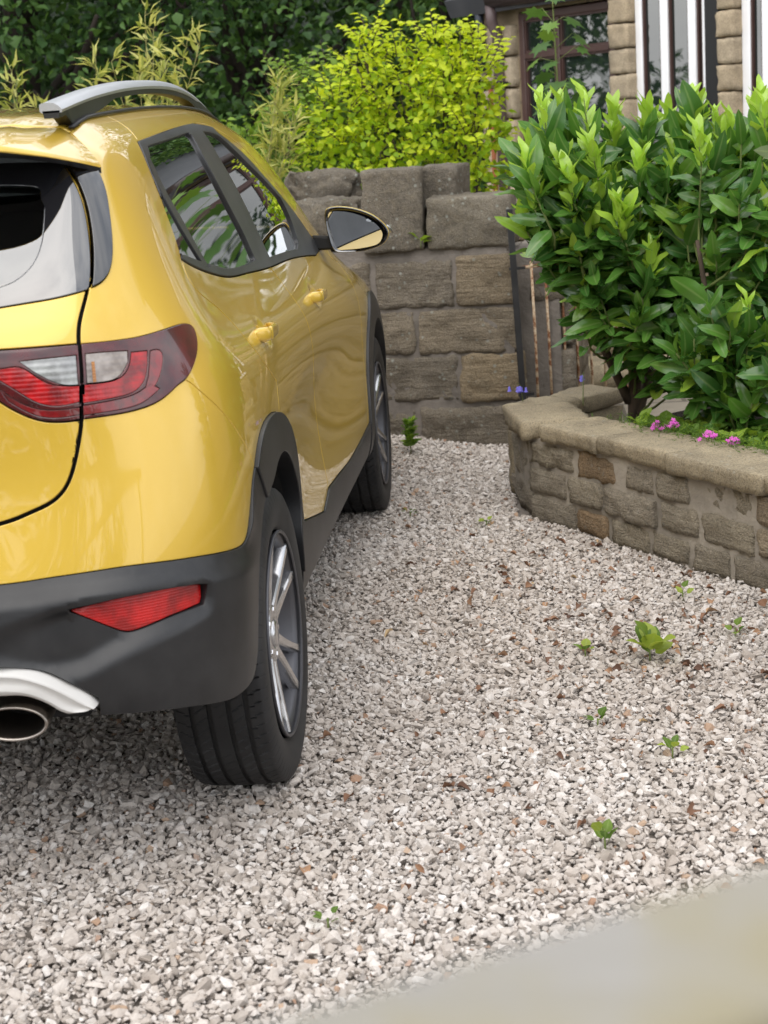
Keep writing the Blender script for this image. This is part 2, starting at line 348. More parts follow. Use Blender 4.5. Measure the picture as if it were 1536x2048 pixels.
SHAPES = [
  ('bumper_cover', [[[3.976,6.455],[3.879,5.834],[3.642,5.34],[3.154,5.025]],[[2,5]],[[0,5]],[[0,1]],[[8.6,1]],[[8.6,3]],[[7.388,4.448],[7.246,4.718],[6.857,5.23],[6.374,5.898],[5.988,6.475],[5.83,6.733],[5.679,6.865],[5.498,6.943]],[[4.827,6.743]]]),
  ('tailgate', [[[4.361,8.888],[4.263,8.648],[4.163,8.375],[4.108,8.13],[4.098,7.882],[4.099,7.328],[4.103,7.33],[4.07,6.915],[4.038,6.457],[3.967,6.093],[3.874,5.699],[3.772,5.372],[3.661,5.187],[3.508,5.048],[3.24,4.923],[2.88,4.784],[1.762,4.544],[0.588,4.406],[0.0,4.381]],[[0,5.0]],[[0,13]],[[6,13]],[[5.311,10.948],[5.197,10.386],[5.034,9.932],[4.793,9.42]],[[4.448,9.003]]]),
  ('front_door', [[[10.465,11.555],[9.952,10.495],[10.052,9.473]],[[11,6]],[[11.3,1.2]],[[15.668,0.888]],[[15.705,1.925],[15.891,2.546],[15.987,4.015],[15.968,6.228],[15.89,7.386]],[[15.15,8.391]],[[14.675,8.845],[13.936,9.786],[13.278,10.265],[12.609,10.922],[12.102,11.448],[11.766,11.841],[11.399,11.944]]]),
  ('rear_door', [[[11.585,8.177],[11.803,7.55],[11.963,6.407],[12.073,5.28],[12.144,4.007],[12.166,2.921],[12.197,2.06],[12.197,1.766]],[[12.2,1.2]],[[8.7,1.2]],[[9.404,5.292],[8.919,5.919],[8.619,6.637],[8.442,7.371],[8.158,7.92],[7.581,8.399],[7.453,8.672],[7.608,8.948]],[[7.903,9.234],[8.078,9.784],[8.241,10.415],[8.569,11.327]],[[8.569,11.327],[9.625,11.532],[10.589,11.722],[11.128,11.82]],[[11.204,11.922],[10.913,10.707],[11.016,9.685],[11.135,9.235],[11.585,8.177]]]),
  ('front_wing', [[[15.668,0.888]],[[15.705,1.925],[15.891,2.546],[15.987,4.015],[15.968,6.228],[15.89,7.386]],[[15.6,7.7]],[[16.2,13]],[[23,13]],[[23,0]]]),
  ('front_bumper', [[[18.9,0]],[[18.9,4.6]],[[20,6.3]],[[23,6.3]],[[23,0]]]),
  ('bonnet', [[[15.9,9]],[[16.5,13]],[[23,13]],[[23,6.3]],[[20,6.3]],[[18,7.2]],[[16.8,7.8]]]),
  ('bumper_cladding', [[[0,3.86]],[[1.4,3.88],[2.854,3.919],[3.603,3.97],[4.412,3.958],[5.356,3.814],[5.798,3.726],[6.227,3.638],[6.559,3.583],[6.726,3.598],[6.831,3.662],[7.036,3.97],[7.197,4.256],[7.384,4.437]],[[8.6,3]],[[8.6,0.2]],[[0,0.2]]]),
  ('rear_arch_cladding', [[[7.384,4.437],[7.6,4.645],[7.871,4.812],[8.238,4.908],[8.635,4.905],[9.018,4.823],[9.393,4.658],[9.817,4.335],[10.117,3.954],[10.24,3.552],[10.247,3.134],[10.204,2.724],[10.215,2.437]],[[10.283,2.357]],[[10.477,0.234]],[[8.575,0.234]],[[8.3,3]]]),
  ('sill_cladding', [[[10.215,2.437],[11.752,1.8]],[[11.989,1.939],[12.189,2.069]],[[12.189,2.069],[13.033,1.951],[13.932,1.826],[15.094,1.845]],[[16.244,1.925]],[[16.244,0.234]],[[9.84,0.234]]]),
  ('front_arch_cladding', [[[15.912,0.307],[15.879,0.927],[15.874,1.454],[15.895,1.926],[15.944,2.371],[16.019,2.785],[16.122,3.159],[16.251,3.502],[16.407,3.827],[16.587,4.155],[16.788,4.492],[17.007,4.824],[17.237,5.121],[17.475,5.36],[17.714,5.527],[17.95,5.607],[18.177,5.583],[18.396,5.452],[18.605,5.221],[18.803,4.905],[18.984,4.528],[19.147,4.132],[19.288,3.741],[19.406,3.345],[19.503,2.923],[19.583,2.463],[19.648,1.976],[19.707,1.473],[19.777,0.927],[19.885,0.303]],[[19.454,0.232]],[[15.854,0.234]]]),
  ('none', [[[6.031,0.186],[6.607,1.176],[6.849,1.925],[7.074,2.697],[7.352,3.355],[7.664,3.782],[8.246,3.978],[8.539,4.103],[8.909,4.137],[9.268,4.054],[9.621,3.837],[9.916,3.489],[10.086,3.092],[10.095,2.689],[10.0,2.232],[10.091,1.173],[10.091,0.234]]]),
  ('none', [[[19.467,0.254],[19.431,0.647],[19.398,1.011],[19.369,1.341],[19.337,1.649],[19.299,1.944],[19.254,2.23],[19.2,2.506],[19.136,2.767],[19.064,3.008],[18.984,3.228],[18.894,3.431],[18.795,3.615],[18.687,3.783],[18.572,3.932],[18.449,4.062],[18.32,4.167],[18.187,4.243],[18.048,4.288],[17.906,4.299],[17.76,4.277],[17.614,4.224],[17.467,4.144],[17.323,4.042],[17.182,3.922],[17.046,3.788],[16.917,3.641],[16.796,3.482],[16.684,3.31],[16.583,3.122],[16.494,2.918],[16.416,2.693],[16.352,2.451],[16.3,2.192],[16.262,1.921],[16.236,1.637],[16.225,1.337],[16.226,1.012],[16.241,0.65],[16.27,0.256]],[[16.284,0.059]],[[19.488,0.058]]]),
  ('none', [[[7.42,0.121]],[[6.932,1.925]],[[6.8,1.813],[6.543,1.554],[6.135,1.474],[5.814,1.481],[5.055,1.661],[3.898,1.829]],[[3.9,2.126],[3.73,2.3],[3.54,2.457],[3.331,2.596],[3.129,2.675],[2.741,2.76],[1.762,2.841],[0.0,2.861]],[[0,0]],[[8,0]]]),
  ('none', [[[7,0]],[[7,0.9]],[[23,0.9]],[[23,0]]]),
  ('window_trim', [[[8.564,11.401],[9.648,11.561],[10.616,11.758],[11.165,11.87]],[[11.165,11.87],[11.888,11.644],[11.814,11.447],[12.133,11.0],[12.541,10.571],[12.976,10.143],[13.584,9.729],[14.246,9.226],[14.763,8.533]],[[15.246,8.197]],[[14.443,7.807],[12.759,7.974],[11.636,8.021],[10.545,8.153],[9.633,8.265],[8.981,8.44],[8.277,8.696],[7.633,8.959]],[[7.633,8.959]],[[7.903,9.234],[8.078,9.784],[8.241,10.415],[8.564,11.401]]]),
  ('rear_door_glass', [[[8.76,11.149],[9.808,11.234],[10.676,11.382]],[[10.659,11.317]],[[10.712,11.297],[10.658,10.493],[10.768,9.664],[10.983,8.891],[11.057,8.356]],[[11.057,8.356],[10.632,8.332],[9.735,8.425],[9.174,8.581],[8.526,8.791],[7.87,9.014]],[[7.704,9.019],[7.936,9.4],[8.149,10.019],[8.76,11.149]]]),
  ('glass_divider', [[[8.601,10.856],[8.5,10.101],[8.639,9.504],[8.851,8.62]],[[8.663,8.655]],[[8.404,9.393],[8.295,10.0],[8.337,10.634]]]),
  ('front_door_glass', [[[11.267,11.407],[11.741,11.248],[12.084,10.749],[12.476,10.309],[12.971,9.945],[13.486,9.615]],[[13.486,9.615],[13.639,9.098],[13.606,8.362]],[[13.393,8.165],[12.005,8.233],[11.779,8.24]],[[11.779,8.24],[11.611,9.04],[11.402,9.945],[11.261,10.621],[11.267,11.407]]]),
  ('rear_window_surround', [[[3.008,8.677],[3.324,8.724],[3.809,8.787],[4.362,8.894]],[[4.362,8.894],[4.436,9.097],[4.553,9.542],[4.64,9.992],[4.672,10.549],[4.473,11.252],[4.363,11.718]],[[4.3,13]],[[0,13]],[[0.0,8.495]],[[0.0,8.495],[1.466,8.539],[2.357,8.617]]]),
  ('tailgate_blade', [[[4.428,8.906],[4.489,9.091],[4.622,9.533],[4.731,9.979],[4.787,10.531],[4.653,11.218],[4.522,11.68]],[[4.8,13]],[[6,13]],[[5.691,11.138],[5.628,10.612],[5.438,10.17],[5.238,9.744],[5.05,9.384],[4.861,9.138],[4.645,8.981],[4.428,8.906]]]),
  ('rear_window_glass', [[[0,11.2]],[[0,11.2],[2,11.15],[3.4,11.0],[3.464,10.691],[3.594,10.541]],[[3.594,10.541],[3.594,10.089],[3.519,9.636],[3.326,9.286],[2.987,9.041],[2.115,8.911],[0.881,8.775],[0.0,8.773]]]),
  ('none', [[[0,12.2]],[[4.6,12.0]],[[5.3,11.6]],[[5.672,11.119],[5.948,11.873],[6.087,12.678],[6.16,13.0]],[[6.8,13]],[[0,13]]]),
  ('tail_lamp', [[[4.1,7.867],[4.514,7.853],[5.017,7.856],[5.448,7.904],[5.957,7.953],[6.3,7.922],[6.45,7.82],[6.408,7.609],[6.26,7.348],[6.029,7.075],[5.725,6.791],[5.612,6.778],[5.351,6.596],[5.103,6.485],[4.791,6.442],[4.459,6.445],[4.049,6.463]],[[3.937,6.479]],[[4.025,7.763]]]),
  ('tailgate_lamp', [[[4.084,7.86],[3.526,7.872],[3.025,7.879],[2.796,7.882]],[[2.579,7.77],[2.7,7.376],[2.99,6.945],[3.198,6.725],[3.343,6.61],[3.513,6.517],[3.73,6.47],[4.028,6.459]],[[4.034,6.46],[4.074,6.914],[4.107,7.329],[4.108,7.751]]]),
  ('L_red', [[[4.104,7.091],[4.412,7.067],[4.615,7.088],[4.767,7.202],[4.827,7.338],[4.879,7.567]],[[5.136,7.553],[5.109,7.344],[5.036,7.054],[4.941,6.894],[4.763,6.789],[4.427,6.768],[4.078,6.767]]]),
  ('L_side', [[[5.202,7.541],[5.429,7.531],[5.332,7.175],[5.184,6.864],[4.964,6.707],[5.085,7.043]]]),
  ('L_red2', [[[2.911,7.545],[3.035,7.518],[3.259,7.56],[3.426,7.375],[3.598,7.2],[3.84,7.109],[4.053,7.086]],[[4.031,6.796],[3.9,6.783],[3.713,6.767],[3.459,6.873],[3.239,7.096],[3.01,7.342]]]),
  ('L_low', [[[4.073,6.703],[4.487,6.711],[4.827,6.743],[5.086,6.889]],[[5.219,6.761],[4.946,6.576],[4.688,6.529],[4.361,6.535],[4.058,6.537]]]),
  ('L_low2', [[[3.002,7.178],[3.209,6.905],[3.431,6.752],[3.707,6.684],[4.021,6.685]],[[4.01,6.561],[3.737,6.553],[3.499,6.603],[3.312,6.725],[3.099,6.946]]]),
  ('L_turn', [[[4.177,7.656],[4.466,7.644],[4.81,7.609]],[[4.788,7.405],[4.698,7.216],[4.572,7.111],[4.415,7.101],[4.161,7.117]]]),
  ('L_rev', [[[3.271,7.641],[3.638,7.65],[4.029,7.65]],[[4.029,7.113],[3.842,7.136],[3.642,7.263],[3.429,7.457]]]),
  ('strip:.0046', [[[4.361,8.888],[4.263,8.648],[4.163,8.375],[4.108,8.13],[4.098,7.882],[4.099,7.328],[4.103,7.33],[4.07,6.915],[4.038,6.457],[3.967,6.093],[3.874,5.699],[3.772,5.372],[3.661,5.187],[3.508,5.048],[3.24,4.923],[2.88,4.784],[1.762,4.544],[0.588,4.406],[0.0,4.381]]]),
  ('strip:.0015', [[[8.77,13.0],[8.8,12.278],[8.645,11.537]]]),
  ('fog_reflector', [[[3.656,3.486],[4.273,3.542],[4.828,3.523],[5.332,3.45],[5.502,3.397]],[[5.503,3.193],[5.467,3.111]],[[5.467,3.111],[4.964,3.076],[4.41,2.992],[4.271,3.034],[3.957,3.246],[3.666,3.438]]]),
]
EXTRA = {"spoiler_seam":[[5.645,13.0],[6.201,12.84],[6.052,12.079],[5.768,11.228]],"ledge":[[0,3.86],[2.854,3.919],[3.603,3.97],[4.412,3.958],[5.356,3.814],[6.054,3.678],[6.655,3.576],[7.521,3.335]],"ledge_low":[[7.375,2.504],[5.734,3.383],[5.487,3.479],[4.833,3.599],[4.278,3.618],[3.659,3.548],[3.374,3.447],[2.825,3.195],[2.119,3.003]],"wedge":[[3.453,3.499],[3.842,3.55],[4.275,3.572],[4.831,3.56],[5.334,3.49],[5.596,3.406],[5.656,3.175],[5.602,2.971],[5.227,2.868],[4.819,2.796],[4.448,2.696],[4.098,2.557],[3.759,2.4],[3.242,2.415],[2.776,2.613],[2.334,2.856],[2.362,3.237],[2.832,3.32]],"handle_r":[[9.211,7.196],[9.995,6.496]],"handle_f":[[12.796,6.851],[13.485,6.328]],"sensor":[[4.961,2.583]],"mirror":[[14.745,8.158]]}

# ---------------------------------------------------------------- car body panels
def smooth_seg(p, closed=False):
    p = np.array(p, float)
    if len(p) < 3: return p
    sc = np.array([.18, .09])
    c = np.array(catmull(list(p*sc), .006)); k = max(2, len(c))
    d = np.r_[0, np.cumsum(np.linalg.norm(np.diff(c, axis=0), axis=1))]
    n = max(3, int(d[-1]/.010)); q = np.linspace(0, d[-1], n)
    c = np.stack([np.interp(q, d, c[:, 0]), np.interp(q, d, c[:, 1])], 1)
    for _ in range(3):
        c[1:-1] = .25*c[:-2]+.5*c[1:-1]+.25*c[2:]
    return c/sc
def loop_of(segs):
    out = []
    for s in segs:
        for q in smooth_seg(s):
            if not out or np.linalg.norm((q-out[-1])*[.18, .09]) > 1e-4: out.append(q)
    if np.linalg.norm((out[0]-out[-1])*[.18, .09]) < 1e-4: out.pop()
    # densify long straight spans
    res = []
    for i in range(len(out)):
        a, b = out[i], out[(i+1) % len(out)]
        k = max(1, int(np.linalg.norm((b-a)*[.18, .09])/.012))
        res += [a+(b-a)*j/k for j in range(k)]
    return np.array(res)
def inside(P, L):
    x, y = P[:, 0], P[:, 1]; c = np.zeros(len(P), bool)
    x0, y0 = L[:, 0], L[:, 1]; x1, y1 = np.roll(x0, -1), np.roll(y0, -1)
    for a, b, d, e in zip(x0, y0, x1, y1):
        if b == e: continue
        m = ((b > y) != (e > y)); c ^= m & (x < (d-a)*(y-b)/(e-b)+a)
    return c
def seg_dist(P, L, closed=True):
    D = np.full(len(P), 1e9)
    n = len(L)
    for i in range(n if closed else n-1):
        a = L[i]; b = L[(i+1) % n]; ab = b-a; t = np.clip(((P-a)@ab)/(ab@ab+1e-18), 0, 1)
        D = np.minimum(D, np.linalg.norm(P-a-t[:, None]*ab, axis=1))
    return D
def strip_of(seg, w):
    c = smooth_seg(seg)*[.18, .09]
    c = np.concatenate([c[:1]-(c[1]-c[0])*.2, c[1:]]); t = np.gradient(c, axis=0); t /= np.linalg.norm(t, axis=1)[:, None]
    n = np.stack([-t[:, 1], t[:, 0]], 1)
    # metric: convert half width in metres to scaled uv units
    P, a, b = BODY.ev(c[:, 0]/.18, c[:, 1]/.09)
    m = np.linalg.norm(a*(n[:, :1]/.18)+b*(n[:, 1:]/.09), axis=1)[:, None]
    return np.concatenate([c+n*w/2/m, (c-n*w/2/m)[::-1]])/[.18, .09]
LOOPS = [('gap', strip_of(s[0], float(l[6:]))) if l.startswith('strip:') else (l, loop_of(s)) for l, s in SHAPES]
_SC = np.array([.18, .09])
def _triangulate():
    pts = []; edges = []
    L = [('rect', np.array([(0, 0), (23, 0), (23, 13), (0, 13)], float))]
    rect = L[0][1]; res = []
    for i in range(4):
        a, b = rect[i], rect[(i+1) % 4]; k = int(np.linalg.norm((b-a)*_SC)/.015); res += [a+(b-a)*j/k for j in range(k)]
    B = []
    for arr in [np.array(res)]+[q for _, q in LOOPS]:
        arr = arr.copy(); arr[:, 0] = np.clip(arr[:, 0], 0, 23); arr[:, 1] = np.clip(arr[:, 1], 0, 13)
        b = len(pts); pts += [tuple(p) for p in arr]; n = len(arr)
        edges += [(b+i, b+(i+1) % n) for i in range(n)]; B.append(arr)
    B = np.concatenate(B)
    gu = np.concatenate([np.arange(0, 9, 1/18), np.arange(9, 23, 1/12)])+.013
    gv = np.arange(0, 13, 1/8)+.017
    fine = [(a, b) for a in np.arange(0, 8.8, 1/34)+.007 for b in np.arange(1.2, 4.5, 1/20)+.01]
    coarse = [(a, b) for a in gu for b in gv if not (a < 8.8 and 1.2 < b < 4.5) and a < 22.97 and b < 12.97]
    for (u0, u1) in ((8.8, 10.6), (12.4, 14.0)): fine += [(a, b) for a in np.arange(u0, u1, 1/34)+.003 for b in np.arange(5.6, 7.4, 1/20)+.006]
    G = np.array(coarse+fine)
    key = set(); cs = .0045
    for p in B*_SC:
        i, j = int(p[0]//cs), int(p[1]//cs)
        for di in (-1, 0, 1):
            for dj in (-1, 0, 1): key.add((i+di, j+dj))
    keep = [p for p in G if (int(p[0]*_SC[0]//cs), int(p[1]*_SC[1]//cs)) not in key]
    pts += [tuple(p) for p in keep]
    V = [Vector((p[0]*_SC[0], p[1]*_SC[1])) for p in pts]
    v, e, f, *_ = delaunay_2d_cdt(V, edges, [], 0, 1e-5)
    v = np.array([(a.x, a.y) for a in v])/_SC; f = np.array([t for t in f if len(t) == 3])
    return v, f
TV, TF = _triangulate()
_cen = TV[TF].mean(1); LAB = np.full(len(TF), 'side_frame', dtype=object)
for l, q in LOOPS: LAB[inside(_cen, q)] = l
def uv2p(p): return BODY.ev([q[0] for q in p], [q[1] for q in p])[0]
def relief(uv, P):
    """moulded relief of the rear bumper cladding, metres outwards"""
    top = uv2p(smooth_seg(EXTRA['ledge'])); dT = seg_dist(P, top, False)
    ss = lambda t: (lambda q: q*q*(3-2*q))(np.clip(t, 0, 1))
    h = .004+.020*ss((dT-.001)/.048)
    fade = 1-ss((uv[:, 0]-6.2)/1.1)
    wl = np.array(EXTRA['wedge']); wl = np.array(catmull(list(wl*_SC), .006, True))
    for _ in range(12): wl = .25*np.roll(wl, 1, 0)+.5*wl+.25*np.roll(wl, -1, 0)
    wl = wl/_SC; ins = inside(uv, wl); dw = seg_dist(P, uv2p(wl), True)
    # height across the pocket: steep under the upper lip, long slope at the lower edge
    up = ss((P[:, 2]-(.545+.10*np.clip(P[:, 0]-.60, 0, .25)))/.05)
    w = .044*(1-up)+.020*up
    left = ss((P[:, 0]-.42)/.20)
    h = h-np.where(ins, (.024*ss(dw/w))*(.35+.65*left), 0)
    return .004+(h-.004)*fade
OFF = {'bumper_cladding': 'relief', 'rear_arch_cladding': .010, 'sill_cladding': .006, 'front_arch_cladding': .010, 'window_trim': .003,
       'rear_door_glass': -.004, 'front_door_glass': -.004, 'glass_divider': .0, 'rear_window_surround': .001, 'rear_window_glass': .001,
       'tailgate_blade': .005, 'tail_lamp': .003, 'tailgate_lamp': .003, 'fog_reflector': 'relief'}
GAP = {'tailgate': .0026, 'tailgate_blade': .001, 'rear_door': .0026, 'front_door': .0026, 'front_wing': .0022, 'bumper_cover': .0008, 'tail_lamp': .0012, 'tailgate_lamp': .0012}
def panel(label, name, mat, parent, mirror='copy', labs=None, flange=.014, roll=.0014, off=None, gap=None):
    labs = labs or [label]
    if label in ('rear_door', 'front_door', 'front_wing'): roll = .0008
    T = TF[np.isin(LAB, labs)]
    if not len(T): print('EMPTY', label); return None
    ids = np.unique(T); mp = -np.ones(len(TV), int); mp[ids] = np.arange(len(ids)); T = mp[T]
    uv = TV[ids].copy(); P, N = BODY.nrm(uv[:, 0], uv[:, 1])
    gap = GAP.get(label, .0008) if gap is None else gap
    o = OFF.get(label, 0.0) if off is None else off
    # orient triangles outward
    fn = np.cross(P[T[:, 1]]-P[T[:, 0]], P[T[:, 2]]-P[T[:, 0]]); flip = (fn*N[T[:, 0]]).sum(1) < 0
    T[flip] = T[flip][:, ::-1]
    e = np.concatenate([T[:, [0, 1]], T[:, [1, 2]], T[:, [2, 0]]]); n = len(ids)
    k = e[:, 0].astype(np.int64)*n+e[:, 1]; kr = e[:, 1].astype(np.int64)*n+e[:, 0]
    be = e[~np.isin(k, kr)]
    cl = np.abs(P[:, 0]) < 1e-5
    if mirror == 'join': be = be[~(cl[be[:, 0]] & cl[be[:, 1]])]
    # inward direction at boundary verts
    D = np.zeros((n, 3)); cnt = np.zeros(n)
    t = P[be[:, 1]]-P[be[:, 0]]; tn = t/(np.linalg.norm(t, axis=1)[:, None]+1e-12)
    inw = np.cross(N[be[:, 0]], tn)
    np.add.at(D, be[:, 0], inw); np.add.at(D, be[:, 1], inw)
    if mirror == 'join': D[cl, 0] = 0
    dl = np.linalg.norm(D, axis=1); bd = dl > 1e-9
    D[bd] /= dl[bd][:, None]; mit = np.clip(2/np.maximum(dl, .8), 1, 1.6)
    bv = np.unique(be)
    Pn = P.copy(); Nn = N.copy()
    if label in ('rear_door', 'front_door'):
        y0_ = .235 if label == 'rear_door' else 1.255; z0_ = .968 if label == 'rear_door' else .944
        rr_ = np.hypot((P[:, 1]-y0_)/.062, (P[:, 2]-z0_)/.040); q_ = np.clip(1-rr_, 0, 1)
        h = -.011*q_*q_*(3-2*q_); o = 'dish'
    elif isinstance(o, str):
        h = relief(uv, P)
        if label == 'fog_reflector': h = h*0+np.median(h)+.004
    else: h = np.full(n, float(o))
    top = P+N*h[:, None]
    top[bv] += D[bv]*((gap+roll)*mit[bv])[:, None]
    if o == 'dish':
        fn = np.cross(top[T[:, 1]]-top[T[:, 0]], top[T[:, 2]]-top[T[:, 0]]); Nf = np.zeros((n, 3))
        for c in range(3): np.add.at(Nf, T[:, c], fn)
        Nf /= np.linalg.norm(Nf, axis=1)[:, None]+1e-12; m_ = rr_ < 1.25; Nn[m_] = Nf[m_]
    elif isinstance(o, str):
        fn = np.cross(top[T[:, 1]]-top[T[:, 0]], top[T[:, 2]]-top[T[:, 0]]); Nn = np.zeros((n, 3))
        for c in range(3): np.add.at(Nn, T[:, c], fn)
        if mirror == 'join': Nn[cl, 0] = 0
        Nn /= np.linalg.norm(Nn, axis=1)[:, None]+1e-12
    V = [top]; NN = [Nn]; F = [T]
    if flange:
        bi = -np.ones(n, int); bi[bv] = np.arange(len(bv)); m = len(bv)
        base = P+N*h[:, None]; g = (gap*mit[bv])[:, None]
        r1 = base[bv]+D[bv]*g-N[bv]*roll*.6; n1 = Nn[bv]*.7-D[bv]*.7
        r2 = base[bv]+D[bv]*g-N[bv]*(roll*2.2); n2 = -D[bv]
        r3 = base[bv]+D[bv]*g-N[bv]*(flange+max(0, float(np.median(h)))); n3 = -D[bv]
        V += [r1, r2, r3]; NN += [n1, n2, n3]
        a, b = bi[be[:, 0]], bi[be[:, 1]]
        rings = [(be[:, 0], be[:, 1]), (a+n, b+n), (a+n+m, b+n+m), (a+n+2*m, b+n+2*m)]
        for (p, q), (r, s) in zip(rings[:-1], rings[1:]):
            F += [np.stack([q, p, r], 1), np.stack([q, r, s], 1)]
    V = np.concatenate(V); NN = np.concatenate(NN); F = np.concatenate(F)
    NN = NN/(np.linalg.norm(NN, axis=1)[:, None]+1e-12)
    fl = V*[-1, 1, 1]; nf = NN*[-1, 1, 1]
    if mirror == 'join':
        F2 = F[:, ::-1]+len(V); V = np.concatenate([V, fl]); NN = np.concatenate([NN, nf]); F = np.concatenate([F, F2])
        return mesh_obj(name, V, F, mat, parent, True, NN)
    ob = mesh_obj(name, V, F, mat, parent, True, NN)
    if mirror == 'copy':
        ob2 = mesh_obj(name, fl, F[:, ::-1], mat, parent, True, nf); return ob, ob2
    return ob

# ---------------------------------------------------------------- the yellow car
CAR = empty('parked_car', (0, 0, 0), 0, 'bright yellow crossover hatchback with charcoal cladding and silver roof rails parked on the gravel', 'car')
shell_labs = [l for l in set(LAB) if l not in ('none', 'rear_door_glass', 'front_door_glass', 'rear_window_glass')]
panel('shell', 'inner_shell', MATTBLACK, CAR, 'join', labs=shell_labs, flange=0, off=-.024, gap=0)
panel('tailgate', 'tailgate', PAINT, CAR, 'join')
RB = panel('bumper_cover', 'rear_bumper', PAINT, CAR, 'join')
panel('side_frame', 'side_panel', PAINT, CAR)
RD = panel('rear_door', 'rear_door', PAINT, CAR)
FD = panel('front_door', 'front_door', PAINT, CAR)
panel('front_wing', 'front_wing', PAINT, CAR)
panel('front_bumper', 'front_bumper', PAINT, CAR, 'join')
panel('bumper_cladding', 'bumper_cladding', CLAD, CAR, 'join', flange=.035)
panel('rear_arch_cladding', 'wheel_arch_cladding', CLAD, CAR, flange=.05)
panel('front_arch_cladding', 'wheel_arch_cladding', CLAD, CAR, flange=.05)
panel('sill_cladding', 'sill_cladding', CLAD, CAR, flange=.05)
WT = panel('window_trim', 'window_trim', CLAD2, CAR, flange=.022)
for l, nm in (('rear_door_glass', 'rear_side_window'), ('front_door_glass', 'front_side_window')):
    panel(l, nm, GLASS, CAR, flange=.003, gap=0)
panel('glass_divider', 'window_divider', CLAD2, CAR)
panel('rear_window_surround', 'rear_window_surround', FRIT, CAR, 'join', flange=.006, gap=.0)
panel('rear_window_glass', 'rear_window', REARGLASS, CAR, 'join', flange=.004, gap=0)
panel('tailgate_blade', 'tailgate_blade', BLACKGLOSS, CAR)
for l, nm, subs in (('tail_lamp', 'tail_lamp', (('L_red', 'brake_light', LBRIGHT), ('L_side', 'side_marker', LSIDE), ('L_low', 'lower_light', LSIDE), ('L_turn', 'indicator', LTURN))),
                    ('tailgate_lamp', 'tailgate_lamp', (('L_red2', 'brake_light', LBRIGHT), ('L_low2', 'lower_light', LSIDE), ('L_rev', 'reversing_light', LSILVER)))):
    a = panel(l, nm, LRED, CAR)
    for sl, sn, sm in subs:
        q = panel(sl, sn, sm, None, 'none', off=.0026, gap=.0, roll=.0004, flange=.004)
        P_ = np.array([v.co[:] for v in q.data.vertices])
        q.parent = a[0]; c = q.copy(); c.data = q.data.copy(); COL.objects.link(c); c.parent = a[1]
        for v in c.data.vertices: v.co.x *= -1
        c.data.flip_normals()
# amber bulb seen through the indicator
def body_pt(u, v, off=0.0):
    p, n = BODY.nrm([u], [v]); return Vector(p[0]+n[0]*off), Vector(n[0])
for s in (1, -1):
    mb = MB(); uu = np.linspace(4.245, 4.290, 4); vv = np.linspace(7.12, 7.50, 10); g_ = [body_pt(a_, b_, .0036)[0] for a_ in uu for b_ in vv]
    mb.add([(p.x*s, p.y, p.z) for p in g_], [((i*10+j), (i*10+j+1), ((i+1)*10+j+1), ((i+1)*10+j))[::s] for i in range(3) for j in range(9)])
    mb.build('indicator_bulb', LAMBER, [o for o in CAR.children if o.name.startswith('tail_lamp')][0 if s == 1 else 1], True)
fr = panel('fog_reflector', 'fog_reflector', FOGRED, CAR, gap=.0018, flange=.01, roll=.002)
# roof, spoiler, windscreen, bonnet ------------------------------------------------
def grid_obj(name, fn, ns, nt, mat, thick=0, mods=None):
    P_ = np.array([[fn(i/(ns-1), 2*j/(nt-1)-1) for j in range(nt)] for i in range(ns)]).reshape(-1, 3)
    i, j = np.meshgrid(np.arange(ns-1), np.arange(nt-1), indexing='ij'); a = (i*nt+j).ravel()
    F_ = np.stack([a, a+1, a+nt+1, a+nt], 1)
    v1, v2 = P_[nt]-P_[0], P_[1]-P_[0]
    o = mesh_obj(name, P_, F_, mat, CAR)
    if o.data.polygons[len(F_)//2].normal.z < 0: o.data.flip_normals()
    if thick:
        m = o.modifiers.new('thickness', 'SOLIDIFY'); m.thickness = thick; m.offset = -1
    return o
_uu = np.linspace(7.0, 22.99, 1600); _rp = BODY.ev(_uu, np.full(1600, 13.))[0]
def rim_at(y):
    i = np.searchsorted(_rp[:, 1], y); i = min(max(i, 1), 1599); a = (y-_rp[i-1, 1])/(_rp[i, 1]-_rp[i-1, 1]+1e-9); return _rp[i-1]+(_rp[i]-_rp[i-1])*a
def roof_fn(s, t):
    ye = -.245+s*(1.28+.245); e = rim_at(max(ye, -.17)) if ye > -.17 else rim_at(-.17)+np.array([0, ye+.17, (ye+.17)*.18])
    yc = ye-.03+s*.12; k = 1-abs(t)**2.2
    edge = .010*max(0, (abs(t)-.965)/.035)
    return (e[0]*t, ye*t*t+yc*(1-t*t), e[2]+.022*k+.004-edge+.003*math.exp(-((abs(t)-.80)/.03)**2))
grid_obj('roof', roof_fn, 60, 61, PAINT, .012)
TR = np.array([(0, -.600, 1.413), (.3, -.585, 1.412), (.45, -.557, 1.409), (.52, -.527, 1.404), (.585, -.468, 1.390), (.625, -.400, 1.376), (.646, -.345, 1.366)])
def spoiler_fn(s, t):
    a = abs(t); F0 = np.array(roof_fn(0, t)); F0[2] -= .001
    k = a*(len(TR)-1); tc_ = np.array(catmull(list(TR), 9)) if False else None
    x = .646*a; T0 = np.array([math.copysign(x, t), np.interp(x, TR[:, 0], TR[:, 1]), np.interp(x, TR[:, 0], TR[:, 2])])
    th = .010*(1-a**6)
    if s <= .8:
        q = s/.8; p = F0*(1-q)+T0*q; p[2] += (.014*math.sin(math.pi*q*.9)+th*q*1.0)*(1-.6*a**4)+.0015
    else:
        q = (s-.8)/.2; ang = q*math.pi
        if q < .4:
            g = q/.4*math.pi; p = T0.copy(); p[2] += th*.5+th*.5*math.cos(g)-.001; p[1] -= .006*math.sin(g)
        else:
            g = (q-.4)/.6; p = T0.copy(); p[2] += -.012*g; p[1] += .115*g*(1-a**5)
    return tuple(p)
